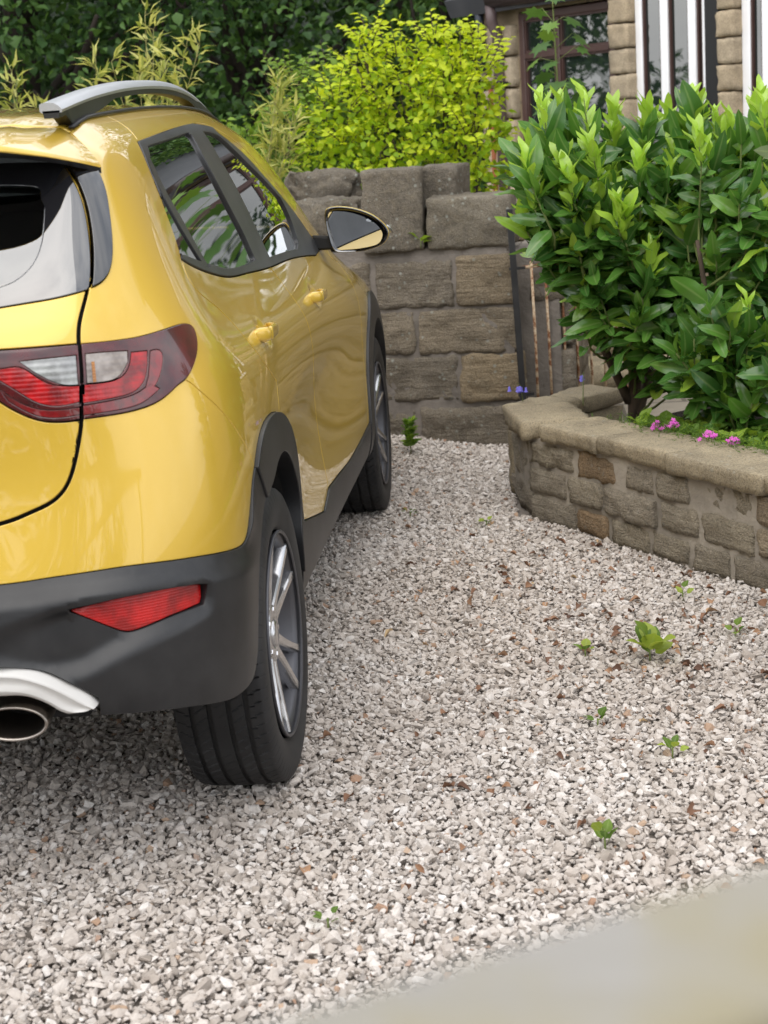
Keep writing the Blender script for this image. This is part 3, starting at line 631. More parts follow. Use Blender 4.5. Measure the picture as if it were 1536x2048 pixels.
o = grid_obj('roof_spoiler', spoiler_fn, 61, 121, PAINT); o.data.materials.append(CLAD)
for p_ in o.data.polygons:
    if p_.index//120 >= 52: p_.material_index = 1
def screen_fn(s, t):
    y = 1.30+s*(2.06-1.30); e = rim_at(y); k = 1-t*t
    return (e[0]*t, y+.10*k, e[2]+.008*k+.002)
grid_obj('windscreen', screen_fn, 30, 31, WINDSCREEN)
def bonnet_fn(s, t):
    y = 2.07+s*(3.18-2.07); e = rim_at(y); k = 1-abs(t)**2.5
    return (e[0]*t, y+.10*k*(1-s)+.10*k*s, e[2]+.012*k*(1-s*.9)+.002)
grid_obj('bonnet', bonnet_fn, 40, 31, PAINT, .01)
mb = MB(); mb.box(-.62, .62, -.12, 3.05, .225, .27); mb.box(-.56, .56, -.52, -.122, .34, .44)
mb.build('underbody', MATTBLACK, CAR)
# wheel wells
for y in (0, 2.58):
    for s in (1, -1):
        mb = MB(); n = 24; v = []
        for k in range(n+1):
            a = R(2)+R(174)*k/n
            for x in (.835, .50): v.append((x*s, y+.405*math.cos(a), .335+.405*math.sin(a)))
        b = [(2*k, 2*k+1, 2*k+3, 2*k+2) for k in range(n)]
        mb.add(v, b); c = [(.50*s, y, .335)]+[v[2*k+1] for k in range(n+1)]
        mb.add(c, [(0, k+1, k+2) for k in range(n)])
        mb.build('wheel_arch_liner', MATTBLACK, CAR)
# ---------------------------------------------------------------- wheels
def tyre_mesh():
    prof = [(-.088, .2300), (-.094, .238), (-.0995, .255), (-.1022, .275), (-.1020, .292), (-.0995, .306), (-.0955, .316), (-.0900, .3218), (-.085, .3245)]
    cross = [-.085]; 
    gro = [-.0575, -.0205, .0205, .0575]; gw = .0046
    xs = set(np.round(np.linspace(-.085, .085, 37), 5))
    for g in gro:
        xs = {x for x in xs if abs(x-g) > gw+.0015}
        xs |= {g-gw-.0008, g-gw, g+gw, g+gw+.0008, g}
    xs = sorted(xs); rad = lambda x: .3285-.55*x*x-2.2*max(0, abs(x)-.07)**1.5*.35
    P = prof[:-1]+[(x, None) for x in xs]+[(-a, r) for a, r in prof[:-1][::-1]]
    n = 1440; th = np.arange(n)*2*np.pi/n; m = len(P); V = np.zeros((n, m, 3))
    for j, (x, r) in enumerate(P):
        if r is None:
            rr = np.full(n, rad(x)); d = np.zeros(n)
            if any(abs(x-g) <= gw+1e-6 for g in gro): d += .0068
            else:
                ax = abs(x)
                if ax > .0575:
                    ph = (th*76/(2*np.pi)+ (ax-.0575)*(14 if ax > .075 else 4) + (0 if x > 0 else .5)) % 1
                    w = .075; d = np.where(ph < w, .0045, 0)
                elif ax > .0205:
                    ph = (th*76/(2*np.pi)+x*26) % 1; d = np.where((ph < .05) , .003, 0)
                else:
                    ph = (th*76/(2*np.pi)+x*22+.3) % 1; d = np.where(ph < .045, .0022, 0)
            rr = rr-d
        else:
            rr = np.full(n, r)
            if .285 < r < .31: rr = rr
            x_ = x
        xx = np.full(n, x)
        if r is not None and .30 < r < .318:   # shoulder sipes running onto the sidewall
            ph = (th*76/(2*np.pi)+ .35+(0 if x > 0 else .5)) % 1; xx = xx-np.sign(x)*np.where(ph < .06, .0015, 0)
        V[:, j] = np.stack([xx, rr*np.cos(th), rr*np.sin(th)], 1)
    # ribs and raised lettering band on the sidewall
    i, j = np.meshgrid(np.arange(n), np.arange(m-1), indexing='ij'); a = (i*m+j).ravel(); b = (((i+1) % n)*m+j).ravel()
    F = np.stack([a, a+1, b+1, b], 1)
    return V.reshape(-1, 3), F
TYV, TYF = tyre_mesh()
def rim_parts():
    v, f = lathe([(.098, .2215), (.1005, .2240), (.1010, .2268), (.0985, .2290), (.0935, .2285), (.0905, .2240), (.0885, .2165), (.078, .2125), (.055, .2085), (.03, .2010), (-.02, .196), (-.07, .200), (-.088, .214), (-.092, .2285)], 128)
    barrel = (v, f)
    mb = MB()
    def spoke(a0, side):
        st = 14; secs = []
        for i in range(st+1):
            q = i/st; r = .045+q*(.2175-.045)
            x = .070+.0245*q**1.7+.004*math.sin(math.pi*q)
            half = .0085+.0012*math.cos(q*3)+.004*(1-q)**2+.0035*q**4
            off = side*(.014+.034*q**1.35)          # the twin spokes fan apart
            dep = .030-.010*q
            ca, sa = math.cos(a0), math.sin(a0)
            def pt(t, xx): return (xx, r*ca-t*sa, r*sa+t*ca)
            secs += [pt(off-half*1.25, x-dep), pt(off-half*1.1, x-.004), pt(off-half*.75, x), pt(off+half*.75, x), pt(off+half*1.1, x-.004), pt(off+half*1.25, x-dep)]
        mb.add(secs, [(i*6+k, i*6+k+1, (i+1)*6+k+1, (i+1)*6+k) for i in range(st) for k in range(5)]+[(i*6+5, i*6, (i+1)*6, (i+1)*6+5) for i in range(st)]+[tuple(range(6))[::-1], tuple(st*6+k for k in range(6))])
    for k in range(5):
        a = R(105+72*k)
        for s in (-1, 1): spoke(a, s)
    v, f = lathe([(.045, .068), (.066, .066), (.073, .060), (.073, .034), (.068, .031), (.06, 0.0)], 48); mb.add(v, f)
    for k in range(5):   # webs between the pairs close to the hub
        a = R(105+72*k); c, s = math.cos(a), math.sin(a)
        mb.add([(xx, r*c-t*s, r*s+t*c) for xx in (.040, .068) for r, t in ((.05, -.016), (.05, .016), (.095, .021), (.095, -.021))], [(0, 1, 2, 3), (4, 7, 6, 5), (0, 4, 5, 1), (1, 5, 6, 2), (2, 6, 7, 3), (3, 7, 4, 0)])
    return barrel, mb
BAR, SPK = rim_parts()
def make_wheel(y, side):
    Mx = Matrix.Translation((side*.7695, y, .3285)) @ Matrix.Rotation(R(-1.0*side), 4, 'Y')
    if side < 0: Mx = Mx @ Matrix.Rotation(math.pi, 4, 'Z')
    w = mesh_obj('wheel', *lathe([(.03, .05), (.035, .085), (.0, .09), (-.02, .16), (-.03, .16), (-.03, .02)], 48), ALLOYD, CAR); w.matrix_world = Mx
    t = mesh_obj('tyre', TYV, TYF, RUBBER, w) if not hasattr(make_wheel, 'tm') else link(bpy.data.objects.new('tyre', make_wheel.tm), w)
    make_wheel.tm = t.data; t.data.set_sharp_from_angle(angle=R(40))
    if not hasattr(make_wheel, 'bm'):
        b = mesh_obj('rim_barrel', *BAR, ALLOYD, w); make_wheel.bm = b.data
        s = SPK.build('rim', ALLOY, w, True, auto=35); make_wheel.sm = s.data
        d = mesh_obj('brake_disc', *lathe([(.012, .06), (.012, .135), (-.010, .135), (-.010, .06)], 64), DISC, w); make_wheel.dm = d.data
        cp = mesh_obj('hub_cap', *lathe([(.062, .031), (.074, .0305), (.0785, .027), (.080, .020), (.0805, 0)], 40), ALLOY, w); make_wheel.cm = cp.data
        make_wheel.nm = []
        for k in range(5):
            mb = MB(); a = R(141+72*k); v, f = lathe([(.058, .0115), (.070, .0105), (.0745, .008), (.0755, 0)], 6); mb.add([(p[0], p[1]+.0535*math.cos(a), p[2]+.0535*math.sin(a)) for p in v], f)
            make_wheel.nm.append(mb.build('wheel_nut', CHROME, w).data)
    else:
        for nm, me in (('rim_barrel', make_wheel.bm), ('rim', make_wheel.sm), ('brake_disc', make_wheel.dm), ('hub_cap', make_wheel.cm))+tuple(('wheel_nut', q_) for q_ in make_wheel.nm):
            link(bpy.data.objects.new(nm, me), w)
    return w
for y in (0, 2.58):
    for s in (1, -1): make_wheel(y, s)
# ---------------------------------------------------------------- roof rails
for s in (1, -1):
    path = catmull([(-.31, 1.481), (-.16, 1.498), (0, 1.513), (.25, 1.530), (.55, 1.540), (.80, 1.538), (1.02, 1.522), (1.22, 1.492), (1.42, 1.450)], .04)
    v = []; n = len(path)
    for i, (y, z) in enumerate(path):
        q = i/(n-1); w = .022*(1-.55*max(0, (q-.6)/.4)**1.5); xc = .552-.006*q; h = .017+.002*math.sin(math.pi*q)
        for dx, dz in ((-w, -h*.4), (-w, .35*h), (-w*.55, .50*h), (w*.25, .45*h), (w*.62, .18*h), (w, -.30*h), (w*.92, -.62*h), (-w*.8, -.62*h)): v.append(((xc+dx)*s, y, z+dz))
    f = [(i*8+k, i*8+(k+1) % 8, (i+1)*8+(k+1) % 8, (i+1)*8+k) for i in range(n-1) for k in range(8)]+[tuple(range(8)), tuple((n-1)*8+k for k in range(8))[::-1]]
    if s > 0: f = [q[::-1] for q in f]
    rail = mesh_obj('roof_rail', v, f, SATIN, CAR); rail.data.set_sharp_from_angle(angle=R(30))
    mb = MB()   # dark lower fairing and the two feet
    lo = []
    for i, (y, z) in enumerate(path):
        q = i/(n-1); rb = rim_at(max(y, -.17))[2]+.004 if y > -.17 else rim_at(-.17)[2]+.004+(y+.17)*.18
        top = z-.62*(.017)
        foot = max(0, 1-max(0, (y+.20)/.34)**2.2) if y > -.20 else 1.0
        ff = min(1, max(0, (y-1.0)/.16)); k = max(foot, ff)
        bot = rb*k+(top-.012)*(1-k)
        if y < -.24: bot = top-.010
        lo.append((y, top+.004, min(bot, top-.006)))
    v = []
    for i, (y, t_, b_) in enumerate(lo):
        xc = .552-.006*i/(n-1); w = .017
        v += [((xc-w)*s, y, t_), ((xc+w)*s, y, t_), ((xc+w*.85)*s, y, b_), ((xc-w*.85)*s, y, b_)]
    f = [(i*4+k, i*4+(k+1) % 4, (i+1)*4+(k+1) % 4, (i+1)*4+k) for i in range(n-1) for k in range(4)]+[(0, 1, 2, 3), tuple((n-1)*4+k for k in (3, 2, 1, 0))]
    mesh_obj('rail_fairing', v, f, CLAD, rail, False)
    # dark ditch moulding
    dm = MB(); dp = []
    for y in np.linspace(-.235, 1.40, 30):
        e = rim_at(max(y, -.17)); z = e[2]+.004+(min(0, y+.17))*.18
        dp.append((e[0]*s, y, z))
    dm.tube(dp, .0042, 6, sx=1.6); dm.build('roof_ditch_moulding', CLAD, CAR, True)
# ---------------------------------------------------------------- door mirrors
MH = [(0.803, 1.120), (.804, 1.150), (0.814, 1.165), (0.85, 1.169), (0.902, 1.160), (0.952, 1.140), (0.987, 1.112), (1.003, 1.085), (0.996, 1.06), (0.972, 1.041), (0.919, 1.028), (0.870, 1.026), (.835, 1.028), (0.820, 1.045), (0.809, 1.085)]
MG = [(0.813, 1.117), (0.813, 1.147), (0.829, 1.156), (0.88, 1.151), (0.931, 1.133), (0.966, 1.11), (0.984, 1.086), (0.984, 1.066), (0.967, 1.046), (0.919, 1.036), (0.867, 1.033), (0.836, 1.036), (0.823, 1.07)]
for s in (1, -1):
    mh = np.array(catmull(MH, .006, True)); c = mh.mean(0); v = []; m = len(mh)
    rings = ((0.0, .985, .004), (0, 1.0, 0), (.012, 1.02, 0), (.04, .97, 0), (.07, .84, 0), (.092, .60, 0), (.102, .30, 0), (.104, .02, 0))
    for dy, sc_, _ in rings:
        for p in mh:
            q = c+(p-c)*sc_; v.append((q[0]*s, 1.78+dy-(q[0]-.90)*.15, q[1]))
    f = [(i*m+k, i*m+(k+1) % m, (i+1)*m+(k+1) % m, (i+1)*m+k) for i in range(len(rings)-1) for k in range(m)]+[tuple((len(rings)-1)*m+k for k in range(m))]
    hs = mesh_obj('door_mirror', v, f, PAINT, CAR)
    mb = MB(); vv = []
    for dy, sc_ in ((.012, 1.012), (-.004, 1.0), (-.005, .975), (.004, .93), (.006, .90)):
        for p in mh: q = c+(p-c)*sc_; vv.append((q[0]*s, 1.78+dy-(q[0]-.90)*.15, q[1]))
    mb.add(vv, [(i*m+k, i*m+(k+1) % m, (i+1)*m+(k+1) % m, (i+1)*m+k) for i in range(4) for k in range(m)]+[tuple(4*m+k for k in range(m))])
    mb.build('mirror_surround', BLACKGLOSS, hs, True, auto=50)
    mg = np.array(catmull(MG, .006, True)); c2 = mg.mean(0); k2 = len(mg)
    gv = [(c2[0]*s, 1.7815-(c2[0]-.90)*.19, c2[1])]
    for p in mg: q = c2+(p-c2)*.985; gv.append((q[0]*s, 1.7815-(q[0]-.90)*.19-(q[1]-1.09)*.015, q[1]))
    mesh_obj('mirror_glass', gv, [(0, k+1, (k+1) % k2+1) for k in range(k2)], MIRROR, hs, False)
    mb = MB()
    mb.add([(x*s, y, z) for x, y, z in [(.755, 1.80, 1.035), (.755, 1.90, 1.03), (.755, 1.90, 1.075), (.755, 1.80, 1.085), (.83, 1.80, 1.035), (.83, 1.86, 1.035), (.83, 1.86, 1.075), (.83, 1.80, 1.075)]], [(0, 1, 2, 3), (4, 7, 6, 5), (0, 4, 5, 1), (3, 2, 6, 7), (0, 3, 7, 4), (1, 5, 6, 2)])
    mb.build('mirror_arm', MATTBLACK, hs, bevel=.008)
    mb = MB(); mb.tube([((.998)*s, 1.80, 1.10), ((1.008)*s, 1.815, 1.088), (1.008*s, 1.835, 1.078)], .004, 8); mb.build('mirror_indicator', LSILVER, hs, True)
# ---------------------------------------------------------------- door handles
_sq = BODY.ev(*[a.ravel() for a in np.meshgrid(np.linspace(7, 16, 400), np.linspace(4, 8, 90), indexing='ij')])[0]
def side_x(y, z): return _sq[np.argmin((_sq[:, 1]-y)**2+(_sq[:, 2]-z)**2), 0]
def handle_loft(secs, s):
    """secs: (y, z, x_centre, half_height, half_thickness); squarish rounded section"""
    v = []; n = 16
    for y, z, x, hh, th in secs:
        for a in range(n):
            t_ = 2*math.pi*a/n; c, q = math.cos(t_), math.sin(t_)
            v.append(((x+math.copysign(abs(c)**.55, c)*th)*s, y, z+math.copysign(abs(q)**.7, q)*hh))
    m = len(secs); f = [(i*n+j, i*n+(j+1) % n, (i+1)*n+(j+1) % n, (i+1)*n+j) for i in range(m-1) for j in range(n)]+[tuple(range(n))[::-1], tuple((m-1)*n+j for j in range(n))]
    return v, ([q[::-1] for q in f] if s > 0 else f)
for k, (y0, z0, doors) in enumerate(((.175, .974, RD), (1.195, .949, FD))):
    ys = np.linspace(-.045, .165, 30); X = np.polyval(np.polyfit(ys, [side_x(y0+a, z0-.02*a) for a in ys], 2), ys); xat = lambda q: float(np.interp(q, ys, X))
    for s in (1, -1):
        d = doors[0 if s == 1 else 1]; secs = []
        for q in np.linspace(0, 1, 16):
            y = .002+.155*q; lift = .029*(1-max(0, (q-.55)/.45)**2.6); hh = .0155-.004*q; e = 1 if .03 < q < .985 else .8
            secs.append((y0+y, z0-.02*y, xat(y)+lift-.004, hh*e, (.0062 if q < .9 else .005)*e))
        h = mesh_obj('door_handle', *handle_loft(secs, s), PAINT, d)
        secs = []
        for q in np.linspace(0, 1, 10):
            y = -.038+.0385*q; lift = .031*math.sin(q*math.pi/2)**.8; e = 1 if q < .97 else .93
            secs.append((y0+y, z0-.02*y, xat(y)+(lift-.008)/2, (.008+.0078*min(1, q*2.2)**.6)*e, (lift+.008)/2*e))
        mesh_obj('handle_cap', *handle_loft(secs, s), PAINT, h)
# ---------------------------------------------------------------- exhaust and silver garnish
mb = MB(); n = 48; rg = [(.0, .0640, .0325), (-.004, .0655, .034), (.0, .0665, .035), (.012, .0662, .0348), (.05, .064, .033), (.20, .055, .030)]
def ell(rings, cz=.3975): return [(.473+a*math.cos(2*math.pi*k/n)*1.0, -.705+dy+.10*0, cz+b*math.sin(2*math.pi*k/n)-.0+.10*dy) for dy, a, b in rings for k in range(n)]
ro = [(.10, .058, .0265), (.0, .0590, .0275), (-.004, .0610, .0295), (-.004, .0640, .0325), (.0, .0655, .034), (.02, .0655, .034), (.08, .062, .033), (.30, .050, .030)]
mb.add(ell(ro), [(i*n+k, (i+1)*n+k, (i+1)*n+(k+1) % n, i*n+(k+1) % n) for i in range(len(ro)-1) for k in range(n)])
ex = mb.build('exhaust_tip', PIPE, CAR, True)
mb = MB(); mb.add(ell([(.098, .0583, .0268), (.10, .001, .001)]), [(k, n+k, n+(k+1) % n, (k+1) % n) for k in range(n)]); mb.build('exhaust_bore', MATTBLACK, ex)
def arc_strip():
    up = [(0, .535), (.15, .5345), (.30, .531), (.40, .525), (0.468, 0.515), (0.498, 0.512), (0.528, 0.504), (0.558, 0.49), (0.587, 0.473), (0.608, 0.459), (0.624, 0.444), (0.633, 0.429)]
    r1 = [(0, .514), (.15, .5135), (.30, .511), (.40, .507), (0.469, 0.500), (0.500, 0.497), (0.529, 0.487), (0.559, 0.473), (0.583, 0.457), (.603, .443), (.617, .433), (.630, .4265)]
    r2 = [(0, .492), (.15, .492), (.30, .490), (.40, .487), (0.467, 0.483), (0.497, 0.481), (0.520, 0.477), (0.542, 0.465), (.563, .450), (.583, .434), (.603, .426), (.620, .4235)]
    lo = [(0, .466), (.15, .466), (.30, .465), (.40, .463), (0.461, 0.459), (0.488, 0.4585), (0.512, 0.455), (0.534, 0.446), (0.552, 0.435), (.566, .423), (.582, .4145), (.604, .4205)]
    return up, r1, r2, lo
A_ = [np.array(catmull(q, .012)) for q in arc_strip()]
m_ = 90; A_ = [np.stack([np.interp(np.linspace(0, 1, m_), np.linspace(0, 1, len(q)), q[:, 0]), np.interp(np.linspace(0, 1, m_), np.linspace(0, 1, len(q)), q[:, 1])], 1) for q in A_]
def ybase(x): return -.728+.30*max(0, x-.42)**1.6
rows = []
for (a, b, c_, d_) in zip(*A_):
    yb = ybase(a[0]); L = [(a[0], a[1]-.001, yb+.02), (a[0], a[1], yb-.001), (a[0], a[1]-.0015, yb-.004), (b[0]*.8+a[0]*.2, b[1]*.8+a[1]*.2, yb-.017), (b[0], b[1], yb-.020), ((b[0]+c_[0])/2, (b[1]+c_[1])/2, yb-.015), (c_[0], c_[1], yb-.016), (c_[0]*.6+d_[0]*.4, c_[1]*.6+d_[1]*.4, yb-.024), (d_[0], d_[1]+.003, yb-.017), (d_[0], d_[1], yb-.008), (d_[0], d_[1]+.002, yb+.05)]
    rows.append([(x, y, z) for x, z, y in L])
k_ = len(rows[0]); mb = MB()
for s in (1, -1):
    mb.add([(x*s, y, z) for r_ in rows for x, y, z in r_], [((i*k_+j), (i*k_+j+1), ((i+1)*k_+j+1), ((i+1)*k_+j))[::s] for i in range(m_-1) for j in range(k_-1)])
sk = mb.build('bumper_garnish', SKID, CAR, True, auto=60)
md = sk.modifiers.new('subd', 'SUBSURF'); md.levels = 1; md.render_levels = 1
# parking sensor, number plate, tow bits
p, nn = body_pt(*EXTRA['sensor'][0]); 
for s in (1, -1):
    v, f = lathe([(-.01, .0112), (.0032, .0112), (.0040, .0104), (.0040, 0)], 32)
    Rm = Vector((nn.x, nn.y, nn.z)).to_track_quat('X', 'Z').to_matrix()
    vv = [Rm @ Vector(q)+p+nn*.008 for q in v]
    mesh_obj('parking_sensor', [(q.x*s, q.y, q.z) for q in vv], f, CLAD2, CAR).data.set_sharp_from_angle(angle=R(30))
mb = MB(); mb.box(-.26, .26, -.722, -.712, .80, .91); mb.build('number_plate', simple('plate_yellow', (.75, .52, .03), .4).m, CAR, bevel=.003)
# ---------------------------------------------------------------- cabin
mb = MB(); mb.box(-.66, .66, -.30, 2.0, .30, .36); mb.box(-.60, .60, -.50, -.05, .36, .86); mb.build('cabin_floor', CABIN, CAR)
def seat(x, y, w, rear=False):
    mb = MB(); mb.box(x-w/2, x+w/2, y-.02, y+.46, .46, .62); st = mb.build('seat', SEAT, CAR, bevel=.05, seg=4)
    mb = MB(); M_ = Matrix.Translation((x, y, .60)) @ Matrix.Rotation(R(18 if not rear else 22), 4, 'X'); mb.box(-w/2, w/2, -.06, .06, -.02, .56, M_); mb.build('backrest', SEAT, st, bevel=.045, seg=4)
    for hx in ((0,) if not rear else (-.38, .38)):
        mb = MB(); mb.box(hx-.12, hx+.12, -.045, .035, .60, .76, M_); mb.tube([M_ @ Vector((hx-.05, 0, .5)), M_ @ Vector((hx-.05, 0, .64))], .007); mb.tube([M_ @ Vector((hx+.05, 0, .5)), M_ @ Vector((hx+.05, 0, .64))], .007)
        mb.build('headrest', SEAT, st, bevel=.03, seg=4)
seat(.36, 1.05, .48); seat(-.36, 1.05, .48); seat(0, .12, 1.22, True)
mb = MB(); mb.box(-.66, .66, 1.72, 2.15, .70, .955); mb.build('dashboard', CABIN, CAR, bevel=.05, seg=4)
n = 40; ring = [Vector((.36+.18*math.cos(2*math.pi*k/n), 1.62-.05*math.sin(2*math.pi*k/n), .90+.17*math.sin(2*math.pi*k/n))) for k in range(n+1)]
mb = MB(); mb.tube(ring, .015, 8, False); mb.tube([(.20, 1.63, .90), (.52, 1.63, .90)], .018, 8); mb.tube([(.36, 1.63, .90), (.36, 1.75, .84)], .03, 8); mb.build('steering_wheel', SEAT, CAR, True)
def lining_fn(s, t):
    p = roof_fn(s*.98+.01, t*.97); return (p[0], p[1], p[2]-.035)
grid_obj('headlining', lining_fn, 20, 21, LINER)

def under_fn(s, t):
    p = spoiler_fn(s*.62, t*.985); return (p[0], p[1], p[2]-.022)
grid_obj('tailgate_lining', under_fn, 12, 41, MATTBLACK)

# ---------------------------------------------------------------- environment materials
def attr(t, name='tint'):
    return t.node('ShaderNodeAttribute', attribute_name=name).outputs['Fac']
def sandstone(name, c1, c2, c3, lichen=.5, bump=.5, strat=True, scale=1.0):
    t = NT(name); v = t.coord('Object'); a = attr(t)
    n1 = t.noise(v, 5*scale, 6, .65); n2 = t.noise(v, 34*scale, 5, .7); n3 = t.noise(v, 160*scale, 3, .7)
    base = t.ramp(a, [(0, c1), (.5, c2), (1, c3)])
    c = t.mix(t.ramp(n1, [(.35, (0, 0, 0)), (.7, (1, 1, 1))]), base, t.mix(.55, base, (.055, .045, .035)))
    c = t.mix(t.ramp(n2, [(.45, (0, 0, 0)), (.75, (.75, .75, .75))]), c, t.mix(.6, c, (.30, .25, .17)))
    c = t.mix(t.ramp(n3, [(.3, (.75,)*3), (.56, (0, 0, 0))]), c, t.mix(.75, c, (.03, .025, .02)))
    n4 = t.noise(v, 330*scale, 2, .6); c = t.mix(t.ramp(n4, [(.58, (0,)*3), (.72, (.8,)*3)]), c, t.mix(.55, c, (.62, .56, .46)))
    li = t.node('ShaderNodeTexVoronoi', {'Vector': v, 'Scale': 26.0*scale, 'Randomness': 1.0})
    lm = t.noise(v, 4*scale, 3, .6)
    k = t.math('MULTIPLY', t.ramp(li.outputs['Distance'], [(.12, (1, 1, 1)), (.22, (0, 0, 0))]), t.ramp(lm, [(.42, (0, 0, 0)), (.55, (lichen,)*3)]))
    c = t.mix(k, c, (.33, .34, .30))
    t.set(Base_Color=c, Roughness=.92, Specular_IOR_Level=.25)
    h = t.math('ADD', t.math('MULTIPLY', n2, .9), t.math('MULTIPLY', n3, .7))
    if strat:
        w = t.noise(t.coord('Object', (5, 5, 42)), 1.4, 4, .6); h = t.math('ADD', h, t.math('MULTIPLY', w, 1.1))
    t.bump(h, bump, .018); return t.m
DARKSTONE = sandstone('weathered_gritstone', (.22, .195, .16), (.29, .245, .185), (.38, .29, .175), .8, 1.0)
TOPSTONE = sandstone('lichened_gritstone', (.17, .155, .125), (.20, .175, .14), (.22, .195, .15), .9, .8, False)
BEDSTONE = sandstone('pale_rubble_stone', (.33, .29, .24), (.46, .40, .30), (.42, .27, .14), .3, 1.0)
COPING = sandstone('buff_coping_stone', (.36, .30, .20), (.42, .35, .235), (.46, .385, .26), .35, .45, False)
QUOIN = sandstone('honey_sandstone', (.54, .43, .29), (.60, .48, .33), (.64, .53, .38), .03, .45, False)
def mortar(name, c):
    t = NT(name); v = t.coord('Object'); n = t.noise(v, 40, 6, .7); n2 = t.noise(v, 4, 4)
    t.set(Base_Color=t.mix(t.ramp(n2, [(.4, (0,)*3), (.65, (1,)*3)]), t.mix(n, tuple(q*.8 for q in c), tuple(q*1.25 for q in c)), tuple(q*.6 for q in c)), Roughness=.95); t.bump(n, .8, .01); return t.m
MORTARD = mortar('grey_mortar', (.21, .185, .16)); MORTARP = mortar('pinkish_mortar', (.36, .32, .265))
IRON = grained('black_iron', (.010, .010, .011), .45, 200, .2, .02)
def rust():
    t = NT('peeling_cream_and_rust_paint'); v = t.coord('Object'); n = t.noise(v, 26, 5, .7)
    t.set(Base_Color=t.ramp(n, [(.44, (.19, .075, .03)), (.50, (.42, .30, .19)), (.6, (.52, .42, .30))], 'LINEAR'), Roughness=.8); t.bump(n, .4, .003); return t.m
RUST = rust()
def leafmat(name, lo, hi, young, rough=.35, trans=.35, spec=.5, vein=True, back=None):
    """tint attribute: 0-.5 mature leaves, .5-1 young growth; bushy also paints lighter tops with it"""
    t = NT(name); a = attr(t)
    c = t.ramp(a, [(0, lo), (.42, hi), (.58, young), (1, tuple(min(1, q*1.25) for q in young))])
    v = t.coord('Object'); c = t.mix(t.math('MULTIPLY', t.noise(v, 18, 3), .35), c, t.mix(.6, c, (.02, .03, .01)))
    if vein:
        w = attr(t, 'mid'); c = t.mix(t.ramp(w, [(.80, (0, 0, 0)), (.97, (.55,)*3)]), c, t.mix(.5, c, (.35, .45, .18)))
    t.set(Base_Color=c, Roughness=rough, Specular_IOR_Level=spec)
    tr = t.node('ShaderNodeBsdfTranslucent'); t.l.new(t.mix(.5, c, t.mix(1.0, c, (1.6, 1.5, .6), 'MULTIPLY')), tr.inputs[0])
    m = t.node('ShaderNodeMixShader'); m.inputs[0].default_value = trans
    t.l.new(t.b.outputs[0], m.inputs[1]); t.l.new(tr.outputs[0], m.inputs[2]); t.l.new(m.outputs[0], t.o.inputs[0]); return t.m
LAUREL = leafmat('laurel_leaf', (.045, .135, .028), (.125, .285, .045), (.36, .55, .065), .22, .30, .6)
GOLD = leafmat('golden_leaf', (.16, .30, .012), (.34, .50, .018), (.56, .66, .03), .5, .45, .3, False)
GREENB = leafmat('mid_green_leaf', (.06, .13, .02), (.12, .22, .03), (.20, .32, .04), .5, .4, .3, False)
BAMBOO = leafmat('bamboo_leaf', (.26, .31, .06), (.44, .48, .13), (.58, .58, .20), .5, .4, .3, False)
TREEL = leafmat('tree_leaf', (.012, .038, .010), (.034, .088, .020), (.09, .18, .04), .5, .3, .35, False)
TREEM = leafmat('lighter_tree_leaf', (.038, .095, .028), (.080, .175, .045), (.15, .26, .07), .5, .35, .35, False)
MAPLE = leafmat('maple_leaf', (.06, .14, .03), (.09, .19, .04), (.17, .30, .05), .45, .4, .35, False)
SAGE = leafmat('greyish_leaf', (.10, .15, .075), (.16, .22, .11), (.22, .28, .14), .45, .35, .4)
WEED = leafmat('weed_leaf', (.10, .20, .03), (.17, .30, .04), (.28, .42, .05), .5, .4, .3)
def bark(name, c): 
    t = NT(name); v = t.coord('Object', (1, 1, .3)); n = t.noise(v, 60, 5, .7); t.set(Base_Color=t.mix(n, tuple(q*.5 for q in c), tuple(q*1.4 for q in c)), Roughness=.9); t.bump(n, .6, .004); return t.m
BARK = bark('brown_bark', (.085, .06, .042)); BARKD = bark('dark_bark', (.035, .026, .020)); STEMG = bark('green_stem', (.14, .18, .05)); CANE = bark('yellow_cane', (.34, .32, .12))
# ---------------------------------------------------------------- instancing helper: many copies of one template in ONE mesh
def frame_from(d, up):
    d = d/np.linalg.norm(d, axis=1)[:, None]; s = np.cross(d, up); s /= np.linalg.norm(s, axis=1)[:, None]+1e-9; return d, s, np.cross(s, d)
def leaf_template(w=.30, nx=2, ny=6, curl=.18, fold=.16, shape='oval', tipq=.6):
    V = []; mid = []
    for j in range(ny+1):
        t = j/ny
        if shape == 'oval': h = w*math.sin(math.pi*t**tipq)**.75*(1-.0*t) if 0 < t < 1 else .001
        elif shape == 'lance': h = w*math.sin(math.pi*t**.55)**.8*(1-t*.35) if 0 < t < 1 else .001
        elif shape == 'ell': h = w*math.sin(math.pi*t**.82)**.62 if 0 < t < 1 else .001
        else: h = w*math.sin(math.pi*t**.8)**.8 if 0 < t < 1 else .001
        for i in range(-nx, nx+1):
            q = i/nx; V.append((h*q, t, -curl*t*t+fold*abs(q)*h*2-.04*math.sin(3*math.pi*t)*abs(q))); mid.append(1-abs(q))
    m = 2*nx+1; F = [(j*m+i, j*m+i+1, (j+1)*m+i+1, (j+1)*m+i) for j in range(ny) for i in range(m-1)]
    return np.array(V), np.array(F), np.array(mid)
